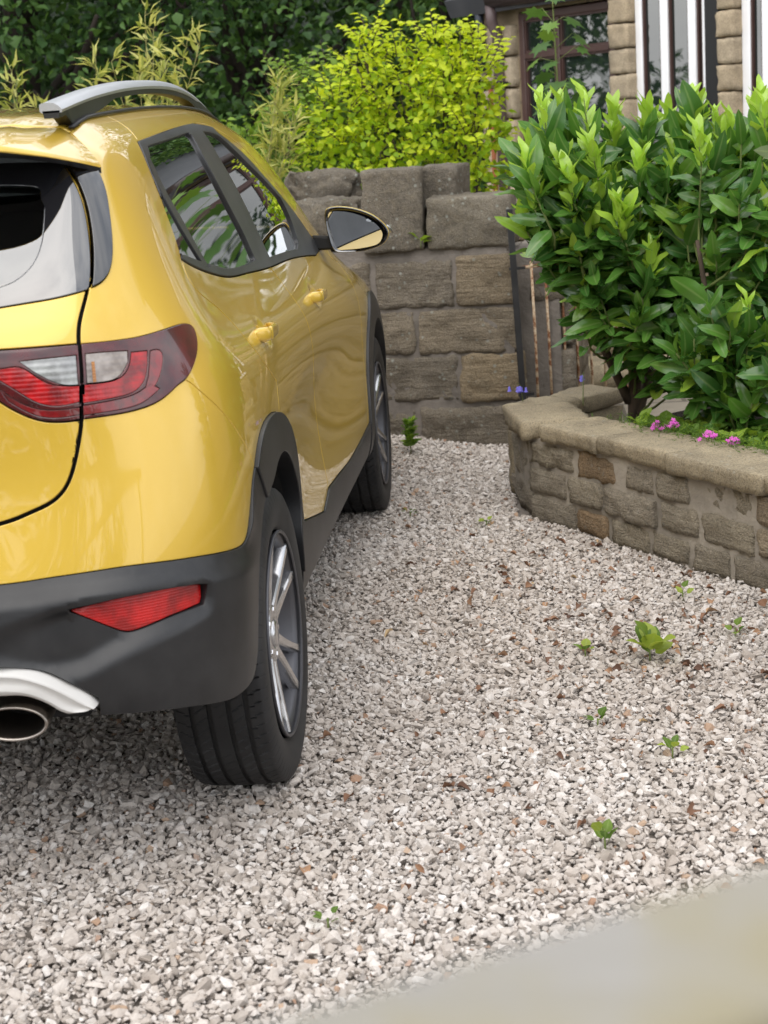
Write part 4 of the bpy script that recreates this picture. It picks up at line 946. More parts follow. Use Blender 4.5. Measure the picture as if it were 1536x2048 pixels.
def scatter(name, tpl, P, D, U, L, tint, mat, parent=None, wvar=None, extra=None):
    V, F, mid = tpl; n = len(P); d, s, u = frame_from(np.asarray(D, float), np.asarray(U, float))
    L = np.asarray(L)[:, None, None]; wv = (np.ones(n) if wvar is None else wvar)[:, None, None]
    W = np.asarray(P)[:, None, :]+L*(V[None, :, 0:1]*wv*s[:, None, :]+V[None, :, 1:2]*d[:, None, :]+V[None, :, 2:3]*u[:, None, :])
    k = len(V); FF = (F[None]+(np.arange(n)*k)[:, None, None]).reshape(-1, F.shape[1])
    o = mesh_obj(name, W.reshape(-1, 3), FF, mat, parent)
    for nm, val in (('tint', np.repeat(np.asarray(tint, np.float32), k)), ('mid', np.tile(mid, n))):
        at = o.data.attributes.new(nm, 'FLOAT', 'POINT'); at.data.foreach_set('value', val.astype(np.float32))
    return o
OVAL = leaf_template(.185, 2, 8, .20, .14, 'lance'); LAURELT = leaf_template(.185, 2, 8, .20, .14, 'ell'); SMALL = leaf_template(.30, 1, 3, .2, .2, 'oval', .7); NARROW = leaf_template(.085, 1, 4, .35, .2, 'lance')
BROAD = leaf_template(.40, 2, 5, .2, .12, 'oval', .8)
# ---------------------------------------------------------------- ground
def gz(x, y):
    s = lambda t: t*t*(3-2*t)
    a = s(np.clip((y-3.0)/.8, 0, 1))*s(np.clip((1.25-x)/.5, 0, 1))*.055
    b = .010*np.sin(x*3.1+1)*np.sin(y*2.3)*np.clip(np.hypot(x-.78, y)-.4, 0, 1)*np.clip(np.hypot(x-.78, y-2.58)-.4, 0, 1)
    return a+b
t = NT('soil'); v = t.coord('Object'); n = t.noise(v, 3, 8, .7); n2 = t.noise(v, 90, 3)
t.set(Base_Color=t.mix(n, (.12, .10, .085), (.26, .23, .20)), Roughness=1.0); t.bump(n2, .6, .01); SOIL = t.m
xs = np.r_[np.linspace(-60, -2, 12), np.linspace(-1.8, 3, 49), np.linspace(4, 60, 12)]; ys = np.r_[np.linspace(-40, -2.4, 10), np.linspace(-2.2, 4.6, 69), np.linspace(5, 80, 14)]
X, Y = np.meshgrid(xs, ys, indexing='ij'); nx, ny = len(xs), len(ys)
Z = gz(X, Y)-.012; i, j = np.meshgrid(np.arange(nx-1), np.arange(ny-1), indexing='ij'); a = (i*ny+j).ravel()
tag(mesh_obj('ground', np.stack([X, Y, Z], -1).reshape(-1, 3), np.stack([a, a+ny, a+ny+1, a+1], 1), SOIL), kind='structure')
# gravel: angular stones, one object
def gravel_mat():
    t = NT('limestone_chippings'); a = attr(t); v = t.coord('Object')
    c = t.ramp(a, [(0, (.27, .23, .20)), (.10, (.38, .335, .295)), (.30, (.47, .42, .375)), (.55, (.57, .52, .475)), (.78, (.67, .625, .585)), (.93, (.78, .75, .72)), (.965, (.34, .20, .13)), (1, (.48, .35, .25))])
    n = t.noise(v, 120, 5, .65); n2 = t.noise(v, 420, 2)
    c = t.mix(t.ramp(n, [(.38, (.55,)*3), (.62, (0,)*3)]), c, t.mix(.5, c, (.20, .17, .145)))
    big = t.noise(v, 1.1, 4, .6)        # damp and dusty patches
    c = t.mix(t.ramp(big, [(.38, (.38,)*3), (.62, (0,)*3)]), c, t.mix(1.0, c, (.74, .68, .62), 'MULTIPLY'))
    t.set(Base_Color=c, Roughness=.85, Specular_IOR_Level=.3); t.bump(t.math('ADD', n, t.math('MULTIPLY', n2, .5)), .35, .003); return t.m
def hull(k):
    bm = bmesh.new()
    for _ in range(k):
        q = RNG.normal(size=3); q /= np.linalg.norm(q); q *= RNG.uniform(.85, 1.08); bm.verts.new(q*np.array([1, .80, .58]))
    r_ = bmesh.ops.convex_hull(bm, input=bm.verts)
    bmesh.ops.delete(bm, geom=[g for g in r_['geom_interior'] if isinstance(g, bmesh.types.BMVert)], context='VERTS')
    bmesh.ops.triangulate(bm, faces=bm.faces); bm.verts.index_update()
    V = np.array([v.co[:] for v in bm.verts]); F = np.array([[q.index for q in f.verts] for f in bm.faces]); bm.free(); return V, F
HULLS = [hull(int(RNG.integers(8, 14))) for _ in range(28)]
def gravel():
    P = []; S = []
    def layer(x0, x1, y0, y1, sp, smin, smax, z0):
        gx, gy = np.meshgrid(np.arange(x0, x1, sp), np.arange(y0, y1, sp), indexing='ij'); n = gx.size
        x = gx.ravel()+RNG.uniform(-.55, .55, n)*sp; y = gy.ravel()+RNG.uniform(-.55, .55, n)*sp
        s = np.exp(RNG.normal(math.log((smin+smax)/2), .27, n)); s = np.clip(s, smin*.7, smax*1.5)
        z = gz(x, y)+z0+RNG.uniform(-.003, .004, n)
        P.append(np.stack([x, y, z], 1)); S.append(s)
    layer(-.35, 2.45, -1.55, 4.2, .0175, .0080, .0135, -.005)
    layer(-.35, 2.45, -1.55, 4.2, .0200, .0080, .0140, .0035)
    layer(-.1, 2.3, -1.3, 3.9, .0130, .0045, .0075, .0010)
    for (x0, x1, y0, y1) in ((-2.2, -.35, -1.55, 4.2), (-2.2, 3.4, -3.3, -1.55), (2.45, 3.4, -1.55, .9)):
        layer(x0, x1, y0, y1, .030, .013, .020, -.002)
    P = np.concatenate(P); S = np.concatenate(S)
    # not inside the bed or under the pillar
    d = np.array([.542, -.84]); nrm_ = np.array([.84, .542]); q = (P[:, :2]-[1.42, 2.33])@nrm_
    keep = ~((q > .03) & (P[:, 0] > 1.35) & (P[:, 1] > -3)) ; keep &= ~((P[:, 0] > 1.36) & (P[:, 1] > 2.35))
    keep &= P[:, 1] < 3.95
    for yw in (0, 2.58):   # contact patches of the tyres
        keep &= ~((np.abs(np.abs(P[:, 0])-.77) < .085) & (np.abs(P[:, 1]-yw) < .05) & (P[:, 2] > -.003))
    P, S = P[keep], S[keep]; n = len(P)
    kind = RNG.integers(0, len(HULLS), n); tint = np.clip(RNG.beta(2.6, 2.1, n)*.95, 0, .95); odd = RNG.random(n) < .022; tint[odd] = RNG.uniform(.955, 1, odd.sum())
    VV, FF, TT = [], [], []; base = 0
    for k, (V, F) in enumerate(HULLS):
        m = kind == k; c = m.sum()
        a = RNG.uniform(0, 2*np.pi, c); tx = RNG.normal(0, .38, c); ty = RNG.normal(0, .38, c)
        ca, sa = np.cos(a), np.sin(a); cx, sx_ = np.cos(tx), np.sin(tx); cy, sy = np.cos(ty), np.sin(ty)
        W = V[None]*(S[m][:, None, None])*RNG.uniform(.8, 1.2, (c, 1, 3))
        x, y, z = W[..., 0], W[..., 1], W[..., 2]
        y, z = y*cx[:, None]-z*sx_[:, None], y*sx_[:, None]+z*cx[:, None]
        x, z = x*cy[:, None]+z*sy[:, None], -x*sy[:, None]+z*cy[:, None]
        x, y = x*ca[:, None]-y*sa[:, None], x*sa[:, None]+y*ca[:, None]
        W = np.stack([x, y, z], -1)+P[m][:, None]
        VV.append(W.reshape(-1, 3)); FF.append((F[None]+(base+np.arange(c)*len(V))[:, None, None]).reshape(-1, 3)); TT.append(np.repeat(tint[m], len(V))); base += c*len(V)
    o = mesh_obj('gravel', np.concatenate(VV), np.concatenate(FF), gravel_mat(), None, False)
    at = o.data.attributes.new('tint', 'FLOAT', 'POINT'); at.data.foreach_set('value', np.concatenate(TT).astype(np.float32))
    return tag(o, 'pale grey and pinkish limestone chippings covering the driveway', 'gravel', kind='stuff')
gravel()
# ---------------------------------------------------------------- rough stone blocks
def block_geo(sx, sy, sz, cell=.018, rnd=.009, amp=.010, seed=0, freq=9, face=1.0):
    """rounded, noisy box centred at 0; returns verts, quads"""
    bm = bmesh.new(); V, F = [], []
    dims = (sx, sy, sz)
    for ax in range(3):
        a, b = [(1, 2), (2, 0), (0, 1)][ax]
        na, nb = max(2, int(dims[a]/cell)), max(2, int(dims[b]/cell))
        for sg in (-1, 1):
            base = len(V)
            for i in range(na+1):
                for j in range(nb+1):
                    p = [0, 0, 0]; p[ax] = sg*dims[ax]/2; p[a] = (i/na-.5)*dims[a]; p[b] = (j/nb-.5)*dims[b]; V.append(p)
            for i in range(na):
                for j in range(nb):
                    q = (base+i*(nb+1)+j, base+(i+1)*(nb+1)+j, base+(i+1)*(nb+1)+j+1, base+i*(nb+1)+j+1)
                    F.append(q if sg > 0 else q[::-1])
    V = np.array(V, float); h = np.array(dims)/2; off = Vector((seed*7.13, seed*3.7, seed*1.9))
    q1 = np.array([mnoise.noise(Vector(v_)*16+off) for v_ in V]); rr = rnd*np.clip(.45+2.4*np.abs(q1), .3, 1.9)
    ax = np.argmax(np.abs(V)/h, axis=1); nb = np.zeros_like(V); nb[np.arange(len(V)), ax] = np.sign(V[np.arange(len(V)), ax])
    inner = np.clip(V, -(h-rr[:, None]), h-rr[:, None]); dd = V-inner; L = np.linalg.norm(dd, axis=1); m = L > 1e-9
    V0 = V.copy(); V[m] = inner[m]+dd[m]/L[m][:, None]*np.minimum(L[m], rr[m])[:, None]
    nn = nb.copy(); nn[m] = dd[m]/L[m][:, None]; nn = nn*.6+nb*.4
    for k in range(len(V)):
        p = Vector(V0[k]); q = mnoise.fractal(p*freq*1.5+off, .45, 2.3, 5); w = mnoise.noise(p*7+off)
        r_ = mnoise.noise(p*60+off)
        V[k] += nn[k]*(q*amp*1.1+w*amp*.8+r_*amp*.22)
    return V, np.array(F)
class Stones:
    def __init__(s, M): s.V, s.F, s.T, s.n, s.M = [], [], [], 0, M
    def add(s, cx, cy, cz, sx, sy, sz, tint=None, rot=0, **kw):
        V, F = block_geo(sx, sy, sz, seed=RNG.uniform(0, 90), **kw)
        if rot: c, q = math.cos(rot), math.sin(rot); V = V@np.array([[c, q, 0], [-q, c, 0], [0, 0, 1]])
        V = V+[cx, cy, cz]; s.V.append(V); s.F.append(F+s.n); s.n += len(V)
        s.T.append(np.full(len(V), RNG.random() if tint is None else tint)); return s
    def build(s, name, mat, parent=None):
        V = np.concatenate(s.V); M_ = np.array(s.M)
        V = V@M_[:3, :3].T+M_[:3, 3]
        o = mesh_obj(name, V, np.concatenate(s.F), mat, parent)
        bm = bmesh.new(); bm.from_mesh(o.data); bmesh.ops.remove_doubles(bm, verts=bm.verts, dist=.0002); bm.to_mesh(o.data); bm.free()
        ns = {}
        o.data.polygons.foreach_set('use_smooth', np.ones(len(o.data.polygons), bool))
        # per-stone tint by nearest original vertex order is lost after welding: rebuild from islands
        V2 = np.array([v.co[:] for v in o.data.vertices]); T = np.zeros(len(V2), np.float32)
        # assign through loose parts
        par = np.arange(len(V2))
        ed = np.array([e.vertices[:] for e in o.data.edges])
        def find(x):
            while par[x] != x: par[x] = par[par[x]]; x = par[x]
            return x
        for a_, b_ in ed:
            ra, rb = find(a_), find(b_)
            if ra != rb: par[ra] = rb
        roots = np.array([find(k) for k in range(len(V2))]); cen = {}
        tc_ = [(np.mean(v@M_[:3, :3].T+M_[:3, 3], axis=0), t_[0]) for v, t_ in zip(s.V, s.T)]
        C_ = np.array([c for c, _ in tc_]); tt = np.array([t_ for _, t_ in tc_])
        for r_ in np.unique(roots):
            m = roots == r_; c = V2[m].mean(0); T[m] = tt[np.argmin(((C_-c)**2).sum(1))]
        at = o.data.attributes.new('tint', 'FLOAT', 'POINT'); at.data.foreach_set('value', T); return o
def frame2(A, B):
    """matrix whose x runs along A->B, y away from the viewer side, z up"""
    d = Vector((B[0]-A[0], B[1]-A[1], 0)).normalized(); n = Vector((-d.y, d.x, 0)); return Matrix(((d.x, n.x, 0, A[0]), (d.y, n.y, 0, A[1]), (0, 0, 1, 0), (0, 0, 0, 1)))
# ---- old pillar wall at the end of the drive
PW = tag(empty('stone_wall', (.9, 3.9, 0)), 'thick dark gritstone wall of large blocks at the far end of the drive beyond the car mirror', 'wall')
def at_parent(o, p): o.parent = p; o.matrix_parent_inverse = p.matrix_world.inverted() if False else Matrix.Translation(-Vector(p.location)); return o
FM = frame2((.5, 3.83), (1.33, 3.75)); st = Stones(FM)
def blk(s0, s1, z0, z1, tint, dp=.30, out=0.0, **kw): st.add((s0+s1)/2, dp/2-out+RNG.uniform(-.006, .006), (z0+z1)/2, s1-s0+.003, dp, z1-z0+.003, tint, RNG.uniform(-.012, .012), **kw)
g = .010
blk(.258, .606, .622, .822, .35, amp=.009); blk(.622, .872, .622, .835, .80, amp=.009, out=.004)
blk(.10, .425, .418, .606, .55, amp=.010); blk(.445, .882, .412, .606, .62, amp=.010, out=.004)
blk(.15, .606, .205, .398, .30, amp=.011); blk(.628, .900, .195, .400, .92, amp=.010, out=.004)
blk(.05, .405, -.02, .165, .25, amp=.012); blk(.438, .905, -.04, .170, .35, amp=.012, out=.006)
blk(-.20, .24, .622, .822, .5); blk(-.45, .085, .418, .606, .3); blk(-.40, .135, .205, .398, .6); blk(-.55, .03, -.02, .165, .4)
for k in range(7):      # the wall runs on behind the car
    for c, (z0, z1) in enumerate(((-.02, .19), (.205, .40), (.418, .606), (.622, .83))):
        x = -.62-.46*k-(c % 2)*.2; blk(x-.22, x+.215, z0, z1, None, cell=.05)
# return of the wall beyond the black post
for (y0, z0, z1) in ((.02, .62, .84), (.02, .41, .60), (.03, .20, .39), (.02, -.02, .18)):
    for q in range(3): st.add(.995+.03, .22+q*.33+(z0*2 % 1)*.1, (z0+z1)/2, .18, .30, z1-z0, .3+.1*q, cell=.03, amp=.012)
at_parent(st.build('masonry', DARKSTONE), PW)
mb = MB(); mb.box(-3.6, .865, .007, .55, -.05, .845, FM); mb.box(-3.6, .85, .012, .28, .845, .875, FM); mb.box(.86, 1.06, .10, 1.0, -.05, .84, FM)
at_parent(mb.build('mortar_joints', MORTARD), PW)
for args in ((.345, .155, 1.045, .262, .36, .352, .55, .0), ):
    st = Stones(FM); st.add(args[0], args[1], args[2], args[3], args[4], args[5], .4, .10, amp=.006, rnd=.010, cell=.018); st.add(.533, .40, 1.128, .185, .44, .182, .4, -.02, amp=.006, rnd=.010, cell=.018); at_parent(st.build('tall_top_stone', TOPSTONE), PW)
st = Stones(FM); st.add(.688, .17, .978, .372, .36, .222, .9, .03, amp=.009, rnd=.016, cell=.018); at_parent(st.build('square_top_stone', TOPSTONE), PW)
st = Stones(FM); st.add(.06, .20, 1.00, .36, .34, .21, .3, 0, amp=.014, rnd=.07, cell=.02); at_parent(st.build('rounded_top_stone', TOPSTONE), PW)
st = Stones(FM); st.add(-.05, .52, 1.12, .34, .30, .20, .35, .2, amp=.014, rnd=.085, cell=.02); at_parent(st.build('rounded_top_stone', TOPSTONE), PW)
for k in range(6):
    st = Stones(FM); st.add(-.42-.42*k, .26, .98, .38, .36, .24, None, RNG.uniform(-.1, .1), amp=.014, rnd=.06, cell=.035); at_parent(st.build('rounded_top_stone', TOPSTONE), PW)
# ---- planting bed wall with coping
BW = tag(empty('garden_wall', (1.42, 2.33, 0)), 'low rubble stone wall with buff coping holding the planting bed', 'wall')
GM = frame2((1.42, 2.33), (2.098, 1.28)); st = Stones(GM)
rows = [(0.0, .092), (.097, .192), (.197, .290)]
tt = {0: [.25, .92, .5, .45, .35, .6], 1: [.3, .45, .25, .4, .5], 2: [.5, .9, .3, .4, .5]}
for r_, (z0, z1) in enumerate(rows):
    x = -.02 if r_ % 2 else -.005; k = 0
    while x < 4.4:
        w = RNG.uniform(.15, .30)
        if r_ == 2 and k % 3 == 2: pass
        h = (z1-z0)*RNG.uniform(.82, 1.04); st.add(x+w/2, .075+RNG.uniform(-.010, .010), z0+(z1-z0)/2+RNG.uniform(-.004, .004), w-.012, .17, h, (tt[r_][k] if k < 5 else (.95 if RNG.random() < .10 else RNG.uniform(.1, .7))), RNG.uniform(-.03, .03), cell=.018 if x < 2 else .04, amp=.008, rnd=.009, freq=15)
        x += w+.012; k += 1
at_parent(st.build('masonry', BEDSTONE), BW)
EM = frame2((1.328, 2.80), (1.42, 2.33)); st = Stones(EM)
st.add(.335, .07, .19, .22, .13, .20, .25, cell=.02, amp=.010); st.add(.10, .07, .20, .22, .13, .18, .4, cell=.02, amp=.010); st.add(.23, .07, .045, .46, .14, .09, .2, cell=.02, amp=.012)
at_parent(st.build('end_stones', BEDSTONE), BW)
mb = MB(); mb.box(.005, 4.5, -.001, .20, -.05, .30, GM); mb.box(.01, .47, .006, .16, -.05, .30, EM); at_parent(mb.build('mortar_joints', MORTARP), BW)
st = Stones(GM); x = .09
for k, w in enumerate((.34, .38, .46, .40, .5, .42, .5, .45, .5)):
    st.add(x+w/2, .095+RNG.uniform(-.006, .006), .330+RNG.uniform(-.003, .003), w-.006, .25+RNG.uniform(-.01, .015), .054+RNG.uniform(-.005, .006), None, RNG.uniform(-.012, .012), cell=.015 if k < 4 else .04, amp=.006, rnd=.007, freq=9); x += w
x = 0
V_ = EM
at_parent(st.build('coping', COPING), BW)
st = Stones(EM)
st.add(.345, .085, .328, .36, .25, .068, .5, .0, cell=.02, amp=.0065, rnd=.008)
at_parent(st.build('corner_coping', COPING), BW)
st = Stones(frame2((1.40, 2.66), (1.74, 3.04))); x = 0
for w in (.24, .27): st.add(x+w/2, .02, .322, w-.005, .21, .06, None, cell=.03, amp=.008, rnd=.016); st.add(x+w/2, .02, .14, w-.01, .17, .28, None, cell=.04, amp=.01); x += w
at_parent(st.build('back_coping', COPING), BW)
# bed soil
t = NT('bed_soil'); v = t.coord('Object'); n = t.noise(v, 30, 6, .7); t.set(Base_Color=t.mix(n, (.014, .010, .007), (.05, .038, .026)), Roughness=1.0); t.bump(n, 1.0, .02)
gx, gy = np.meshgrid(np.linspace(0, 4.4, 60), np.linspace(.20, 1.9, 26), indexing='ij')
GMn = np.array(GM); loc = np.stack([gx, gy, .285+.05*np.clip((gy-.2)/1.5, 0, 1)+.012*np.sin(gx*17)*np.cos(gy*13)], -1).reshape(-1, 3); loc = loc@GMn[:3, :3].T+GMn[:3, 3]
i, j = np.meshgrid(np.arange(59), np.arange(25), indexing='ij'); a = (i*26+j).ravel()
loc[:, 1] = np.minimum(loc[:, 1], 3.06); loc[:, 0] = np.maximum(loc[:, 0], 1.42)
tag(mesh_obj('planting_bed', loc, np.stack([a, a+26, a+27, a+1], 1), t.m), kind='structure')
# paved path beyond the railings
t = NT('stone_flags'); v = t.coord('Object'); br = t.node('ShaderNodeTexBrick', {'Vector': v, 'Scale': 1.0, 'Mortar Size': .012, 'Brick Width': .62, 'Row Height': .46, 'Color1': (.26, .225, .18, 1), 'Color2': (.33, .29, .235, 1), 'Mortar': (.10, .085, .07, 1)})
n = t.noise(v, 7, 6, .7); t.set(Base_Color=t.mix(t.math('MULTIPLY', n, .7), br.outputs['Color'], (.12, .11, .08)), Roughness=.9); t.bump(t.math('SUBTRACT', n, br.outputs['Fac']), .4, .01); FLAGS = t.m
mb = MB(); mb.add([(1.36, 3.2, .004), (5.5, 3.2, .004), (5.5, 9.5, .004), (-.2, 9.5, .004), (-.2, 4.9, .004), (1.36, 4.6, .004)], [(0, 1, 2, 3, 4, 5)])
tag(mb.build('path', FLAGS), kind='structure')
SP = tag(empty('stone_steps', (2.0, 5.6, 0)), 'two worn stone steps on the path behind the railings', 'steps')
for k in range(2):
    st = Stones(Matrix.Translation((1.75+.06*k, 5.35+.33*k, 0))); st.add(0, 0, .06+.13*k, 1.1, .42, .125, .6, -.2, cell=.05, amp=.007, rnd=.015); at_parent(st.build('step', COPING), SP)
# ---- iron post and railings
IP = tag(empty('iron_post', (1.352, 3.70, 0)), 'slim black iron gate post standing against the end of the dark stone wall', 'post')
mb = MB(); M_ = Matrix.Translation((1.395, 3.70, 0)) @ Matrix.Rotation(R(-1.6), 4, 'Y'); mb.box(-.014, .014, -.014, .014, 0, 1.03, M_); at_parent(mb.build('upright', IRON, bevel=.002), IP)
mb = MB(); mb.box(-.02, .05, -.010, .010, .77, .782, M_); at_parent(mb.build('bracket', IRON), IP); mb = MB(); mb.box(-.02, .05, -.010, .010, .22, .232, M_); at_parent(mb.build('bracket', IRON), IP)
GT = tag(empty('garden_gate', (1.45, 3.7, 0)), 'old iron gate with peeling cream and rust coloured bars partly hidden by the laurel', 'gate')
g0, g1 = Vector((1.42, 3.71, 0)), Vector((1.98, 4.28, 0))
for k in range(9):
    p = g0.lerp(g1, (k+.55)/9); mb = MB(); lean = .004*math.sin(k*2.3); mb.tube([(p.x, p.y, .14), (p.x-lean, p.y, .45), (p.x-.006-lean, p.y, .80)], .0062, 8); at_parent(mb.build('gate_bar', RUST, smooth=True), GT)
for z in (.775, .16):
    mb = MB(); mb.tube([g0+Vector((-.02, 0, z)), g1+Vector((0, 0, z))], .008, 8); at_parent(mb.build('gate_rail', RUST, smooth=True), GT)
FN = tag(empty('iron_fence', (.5, 4.6, 0)), 'short run of black iron fence seen over the wall below the golden shrub', 'fence')
mb = MB(); mb.box(.515, .557, 4.48, 4.52, .2, 1.165); mb.box(.508, .564, 4.473, 4.527, 1.165, 1.185); at_parent(mb.build('fence_post', IRON, bevel=.003), FN)
mb = MB(); mb.box(-.9, .515, 4.49, 4.51, 1.098, 1.118); at_parent(mb.build('fence_rail', IRON), FN)
for k in range(12):
    mb = MB(); mb.box(.46-.075*k-.007, .46-.075*k+.007, 4.493, 4.507, .3, 1.097); at_parent(mb.build('fence_bar', IRON), FN)
# ---- blurred timber handrail in front of the camera
HR = tag(empty('handrail', (1.43, -3.12, 0)), 'weathered grey timber handrail right in front of the viewer at bottom right, out of focus', 'handrail')
t = NT('weathered_timber'); v = t.coord('Object', (1, 14, 14)); n = t.noise(v, 6, 6, .6); v2 = t.coord('Object'); n2 = t.noise(v2, 14, 4)
t.set(Base_Color=t.mix(t.ramp(n2, [(.45, (0,)*3), (.60, (.8,)*3)]), t.mix(n, (.20, .19, .17), (.30, .285, .26)), (.24, .21, .125)), Roughness=.85); t.bump(n, .3, .002); TIMBER = t.m
HM = frame2((1.379, -3.140), (1.4885, -3.073)); mb = MB(); mb.box(-1.6, 1.6, -.0505, .005, 1.200, 1.226, HM); at_parent(mb.build('top_rail', TIMBER, bevel=.006, seg=3), HR)
for x in (-1.45, 1.45):
    mb = MB(); mb.box(x-.025, x+.025, -.050, -.004, 0, 1.199, HM); at_parent(mb.build('rail_post', TIMBER, bevel=.004), HR)

# ---------------------------------------------------------------- the stone house
HS = tag(empty('stone_house', (2.4, 6.5, 0)), 'honey sandstone house with white and brown framed windows behind the laurel', 'house')
HMx = frame2((2.4, 6.5), (2.4+.64, 6.5-.77))
WHITE = grained('white_upvc', (.90, .90, .92), .3, 300, .02, .0); BROWN = grained('brown_window_frame', (.065, .030, .024), .45, 200, .1, .02)
def wall_mat():
    t = NT('coursed_sandstone'); v = t.coord('Object')
    br = t.node('ShaderNodeTexBrick', {'Vector': t.node('ShaderNodeVectorRotate', {'Vector': v, 'Angle': R(90)}, rotation_type='X_AXIS').outputs[0], 'Scale': 1.0, 'Mortar Size': .008, 'Brick Width': .34, 'Row Height': .15, 'Color1': (.30, .235, .155, 1), 'Color2': (.40, .32, .21, 1), 'Mortar': (.22, .18, .13, 1)})
    n = t.noise(v, 9, 6, .7); t.set(Base_Color=t.mix(t.math('MULTIPLY', n, .6), br.outputs['Color'], (.15, .11, .07)), Roughness=.92); t.bump(t.math('SUBTRACT', n, br.outputs['Fac']), .5, .015); return t.m
WALLM = wall_mat()
def paneM(name, c=(.015, .022, .02)):
    t = NT(name); v = t.coord('Object'); t.set(Base_Color=(*c, 1), Roughness=.015, Specular_IOR_Level=.9, Coat_Weight=1.0, Coat_Roughness=.0, Coat_IOR=1.8)
    n = t.noise(v, 1.6, 2); t.bump(n, .12, .02); return t.m
PANE = paneM('window_pane'); SLATE = grained('slate_roof', (.06, .062, .07), .6, 40, .4, .03); LEAD = simple('dark_opening', (.01, .01, .011), .6).m
def hbox(name, mat, s0, s1, y0, y1, z0, z1, parent=None, bevel=0):
    mb = MB(); mb.box(s0, s1, y0, y1, z0, z1, HMx); o = mb.build(name, mat, bevel=bevel); at_parent(o, HS) if parent is None else None
    if parent is not None: o.parent = parent; 
    return o
# wall around openings, 0.3 m thick
mb = MB()
for s0, s1, z0, z1 in ((-1.90, -1.53, 0, 2.12), (-1.53, -.62, 0, .70), (-1.53, -.62, 2.07, 2.12), (-.45, .265, 0, .55), (-.45, .265, 2.55, 4.6), (.40, 1.5, 0, .55), (.40, 1.5, 2.55, 4.6), (1.5, 5.2, 0, 4.6), (.275, .39, 0, 4.6), (-.61, -.46, 0, 4.6)):
    mb.box(s0, s1, .03, .33, z0, z1, HMx)
mb.box(-1.90, 5.2, .335, 5.0, -.1, .0, HMx); mb.box(-1.90, -1.60, .335, 2.4, 0, 2.12, HMx); mb.box(-.61, -.46, .335, 5.0, 0, 4.6, HMx); mb.box(4.9, 5.2, .335, 5.0, 0, 4.6, HMx)
mb.box(-1.59, -.62, 1.6, 1.7, 0, 2.12, HMx); mb.box(-.45, 4.89, 1.6, 1.7, 0, 4.6, HMx)
at_parent(mb.build('wall', WALLM), HS)
mb = MB(); mb.add([HMx @ Vector(p) for p in ((-.9, -.35, 4.5), (5.5, -.35, 4.5), (5.5, 2.5, 6.6), (-.9, 2.5, 6.6), (5.5, 5.3, 4.5), (-.9, 5.3, 4.5), (-2.1, -.14, 2.19), (-.62, -.14, 2.19), (-.62, 2.3, 3.3), (-2.1, 2.3, 3.3))], [(0, 1, 2, 3), (3, 2, 4, 5), (6, 7, 8, 9)])
rf = mb.build('roof', SLATE); at_parent(rf, HS); m = rf.modifiers.new('thickness', 'SOLIDIFY'); m.thickness = .12
# quoin columns of dressed blocks
for (a_, b_) in ((-.625, -.447), (.262, .402)):
    st = Stones(HMx); z = .0; k = 0
    while z < 2.9:
        e = .0 if k % 2 else .012
        st.add((a_+b_)/2+e*.2, .02, z+.0725, b_-a_-.006+e, .12, .141, None, cell=.022, amp=.0055, rnd=.012); z += .1475; k += 1
    at_parent(st.build('quoins', QUOIN), HS)
st = Stones(HMx); z = 0; k = 0
while z < 1.98:
    st.add(-1.72, .04, z+.10, .34, .14, .19, None, cell=.04, amp=.007, rnd=.014); z += .2; k += 1
at_parent(st.build('quoins', QUOIN), HS)
def window(s0, s1, z0, z1, mulls, frame, fw=.05, transom=None, dep=.05, name='window', off=0.0):
    mb = MB(); y0, y1 = .02+off, .02+off+dep
    mb.box(s0, s0+fw, y0, y1, z0, z1, HMx); mb.box(s1-fw, s1, y0, y1, z0, z1, HMx)
    mb.box(s0+fw, s1-fw, y0, y1, z0, z0+fw, HMx); mb.box(s0+fw, s1-fw, y0, y1, z1-fw, z1, HMx)
    edges = [s0+fw]+[q for m_ in mulls for q in (m_-fw*.55, m_+fw*.55)]+[s1-fw]
    for m_ in mulls: mb.box(m_-fw*.55, m_+fw*.55, y0-.004, y1, z0+fw+.001, z1-fw-.001, HMx)
    w = mb.build(name, frame, bevel=.006); at_parent(w, HS)
    for i in range(0, len(edges), 2):
        zz = [(z0+fw, z1-fw)] if transom is None else [(z0+fw, transom-fw*.4), (transom+fw*.4, z1-fw)]
        if transom is not None:
            mb = MB(); mb.box(edges[i], edges[i+1], y0-.002, y1, transom-fw*.4, transom+fw*.4, HMx); t_ = mb.build('transom', frame, bevel=.004); t_.parent = w; t_.matrix_parent_inverse = w.matrix_parent_inverse @ Matrix.Identity(4) if False else Matrix.Identity(4)
        for (za, zb) in zz:
            for nm_, mt, yy, ins in (('sash', frame, .010, .012), ('pane', PANE, .022, .0)):
                mb = MB()
                if nm_ == 'sash':
                    a1, b1 = edges[i]+.0015, edges[i+1]-.0015
                    mb.box(a1, a1+ins, y0+yy, y1-.002, za, zb, HMx); mb.box(b1-ins, b1, y0+yy, y1-.002, za, zb, HMx); mb.box(a1+ins, b1-ins, y0+yy, y1-.002, za, za+ins, HMx); mb.box(a1+ins, b1-ins, y0+yy, y1-.002, zb-ins, zb, HMx)
                    o = mb.build('sash', BROWN if frame is WHITE else frame)
                else:
                    mb.box(edges[i]+.004, edges[i+1]-.004, y0+yy+.006, y0+yy+.012, za+.003, zb-.003, HMx); o = mb.build('pane', PANE)
                o.parent = w
    return w
window(-.447, .155, .58, 2.52, (-.205, .02), WHITE, .055)
window(.402, 1.45, .58, 2.52, (.585, .90, 1.2), WHITE, .06)
window(-1.53, -.628, .72, 2.06, (-1.16,), BROWN, .05, 1.79)
hbox('door_opening', LEAD, .156, .262, -.015, .05, 0, 2.8)
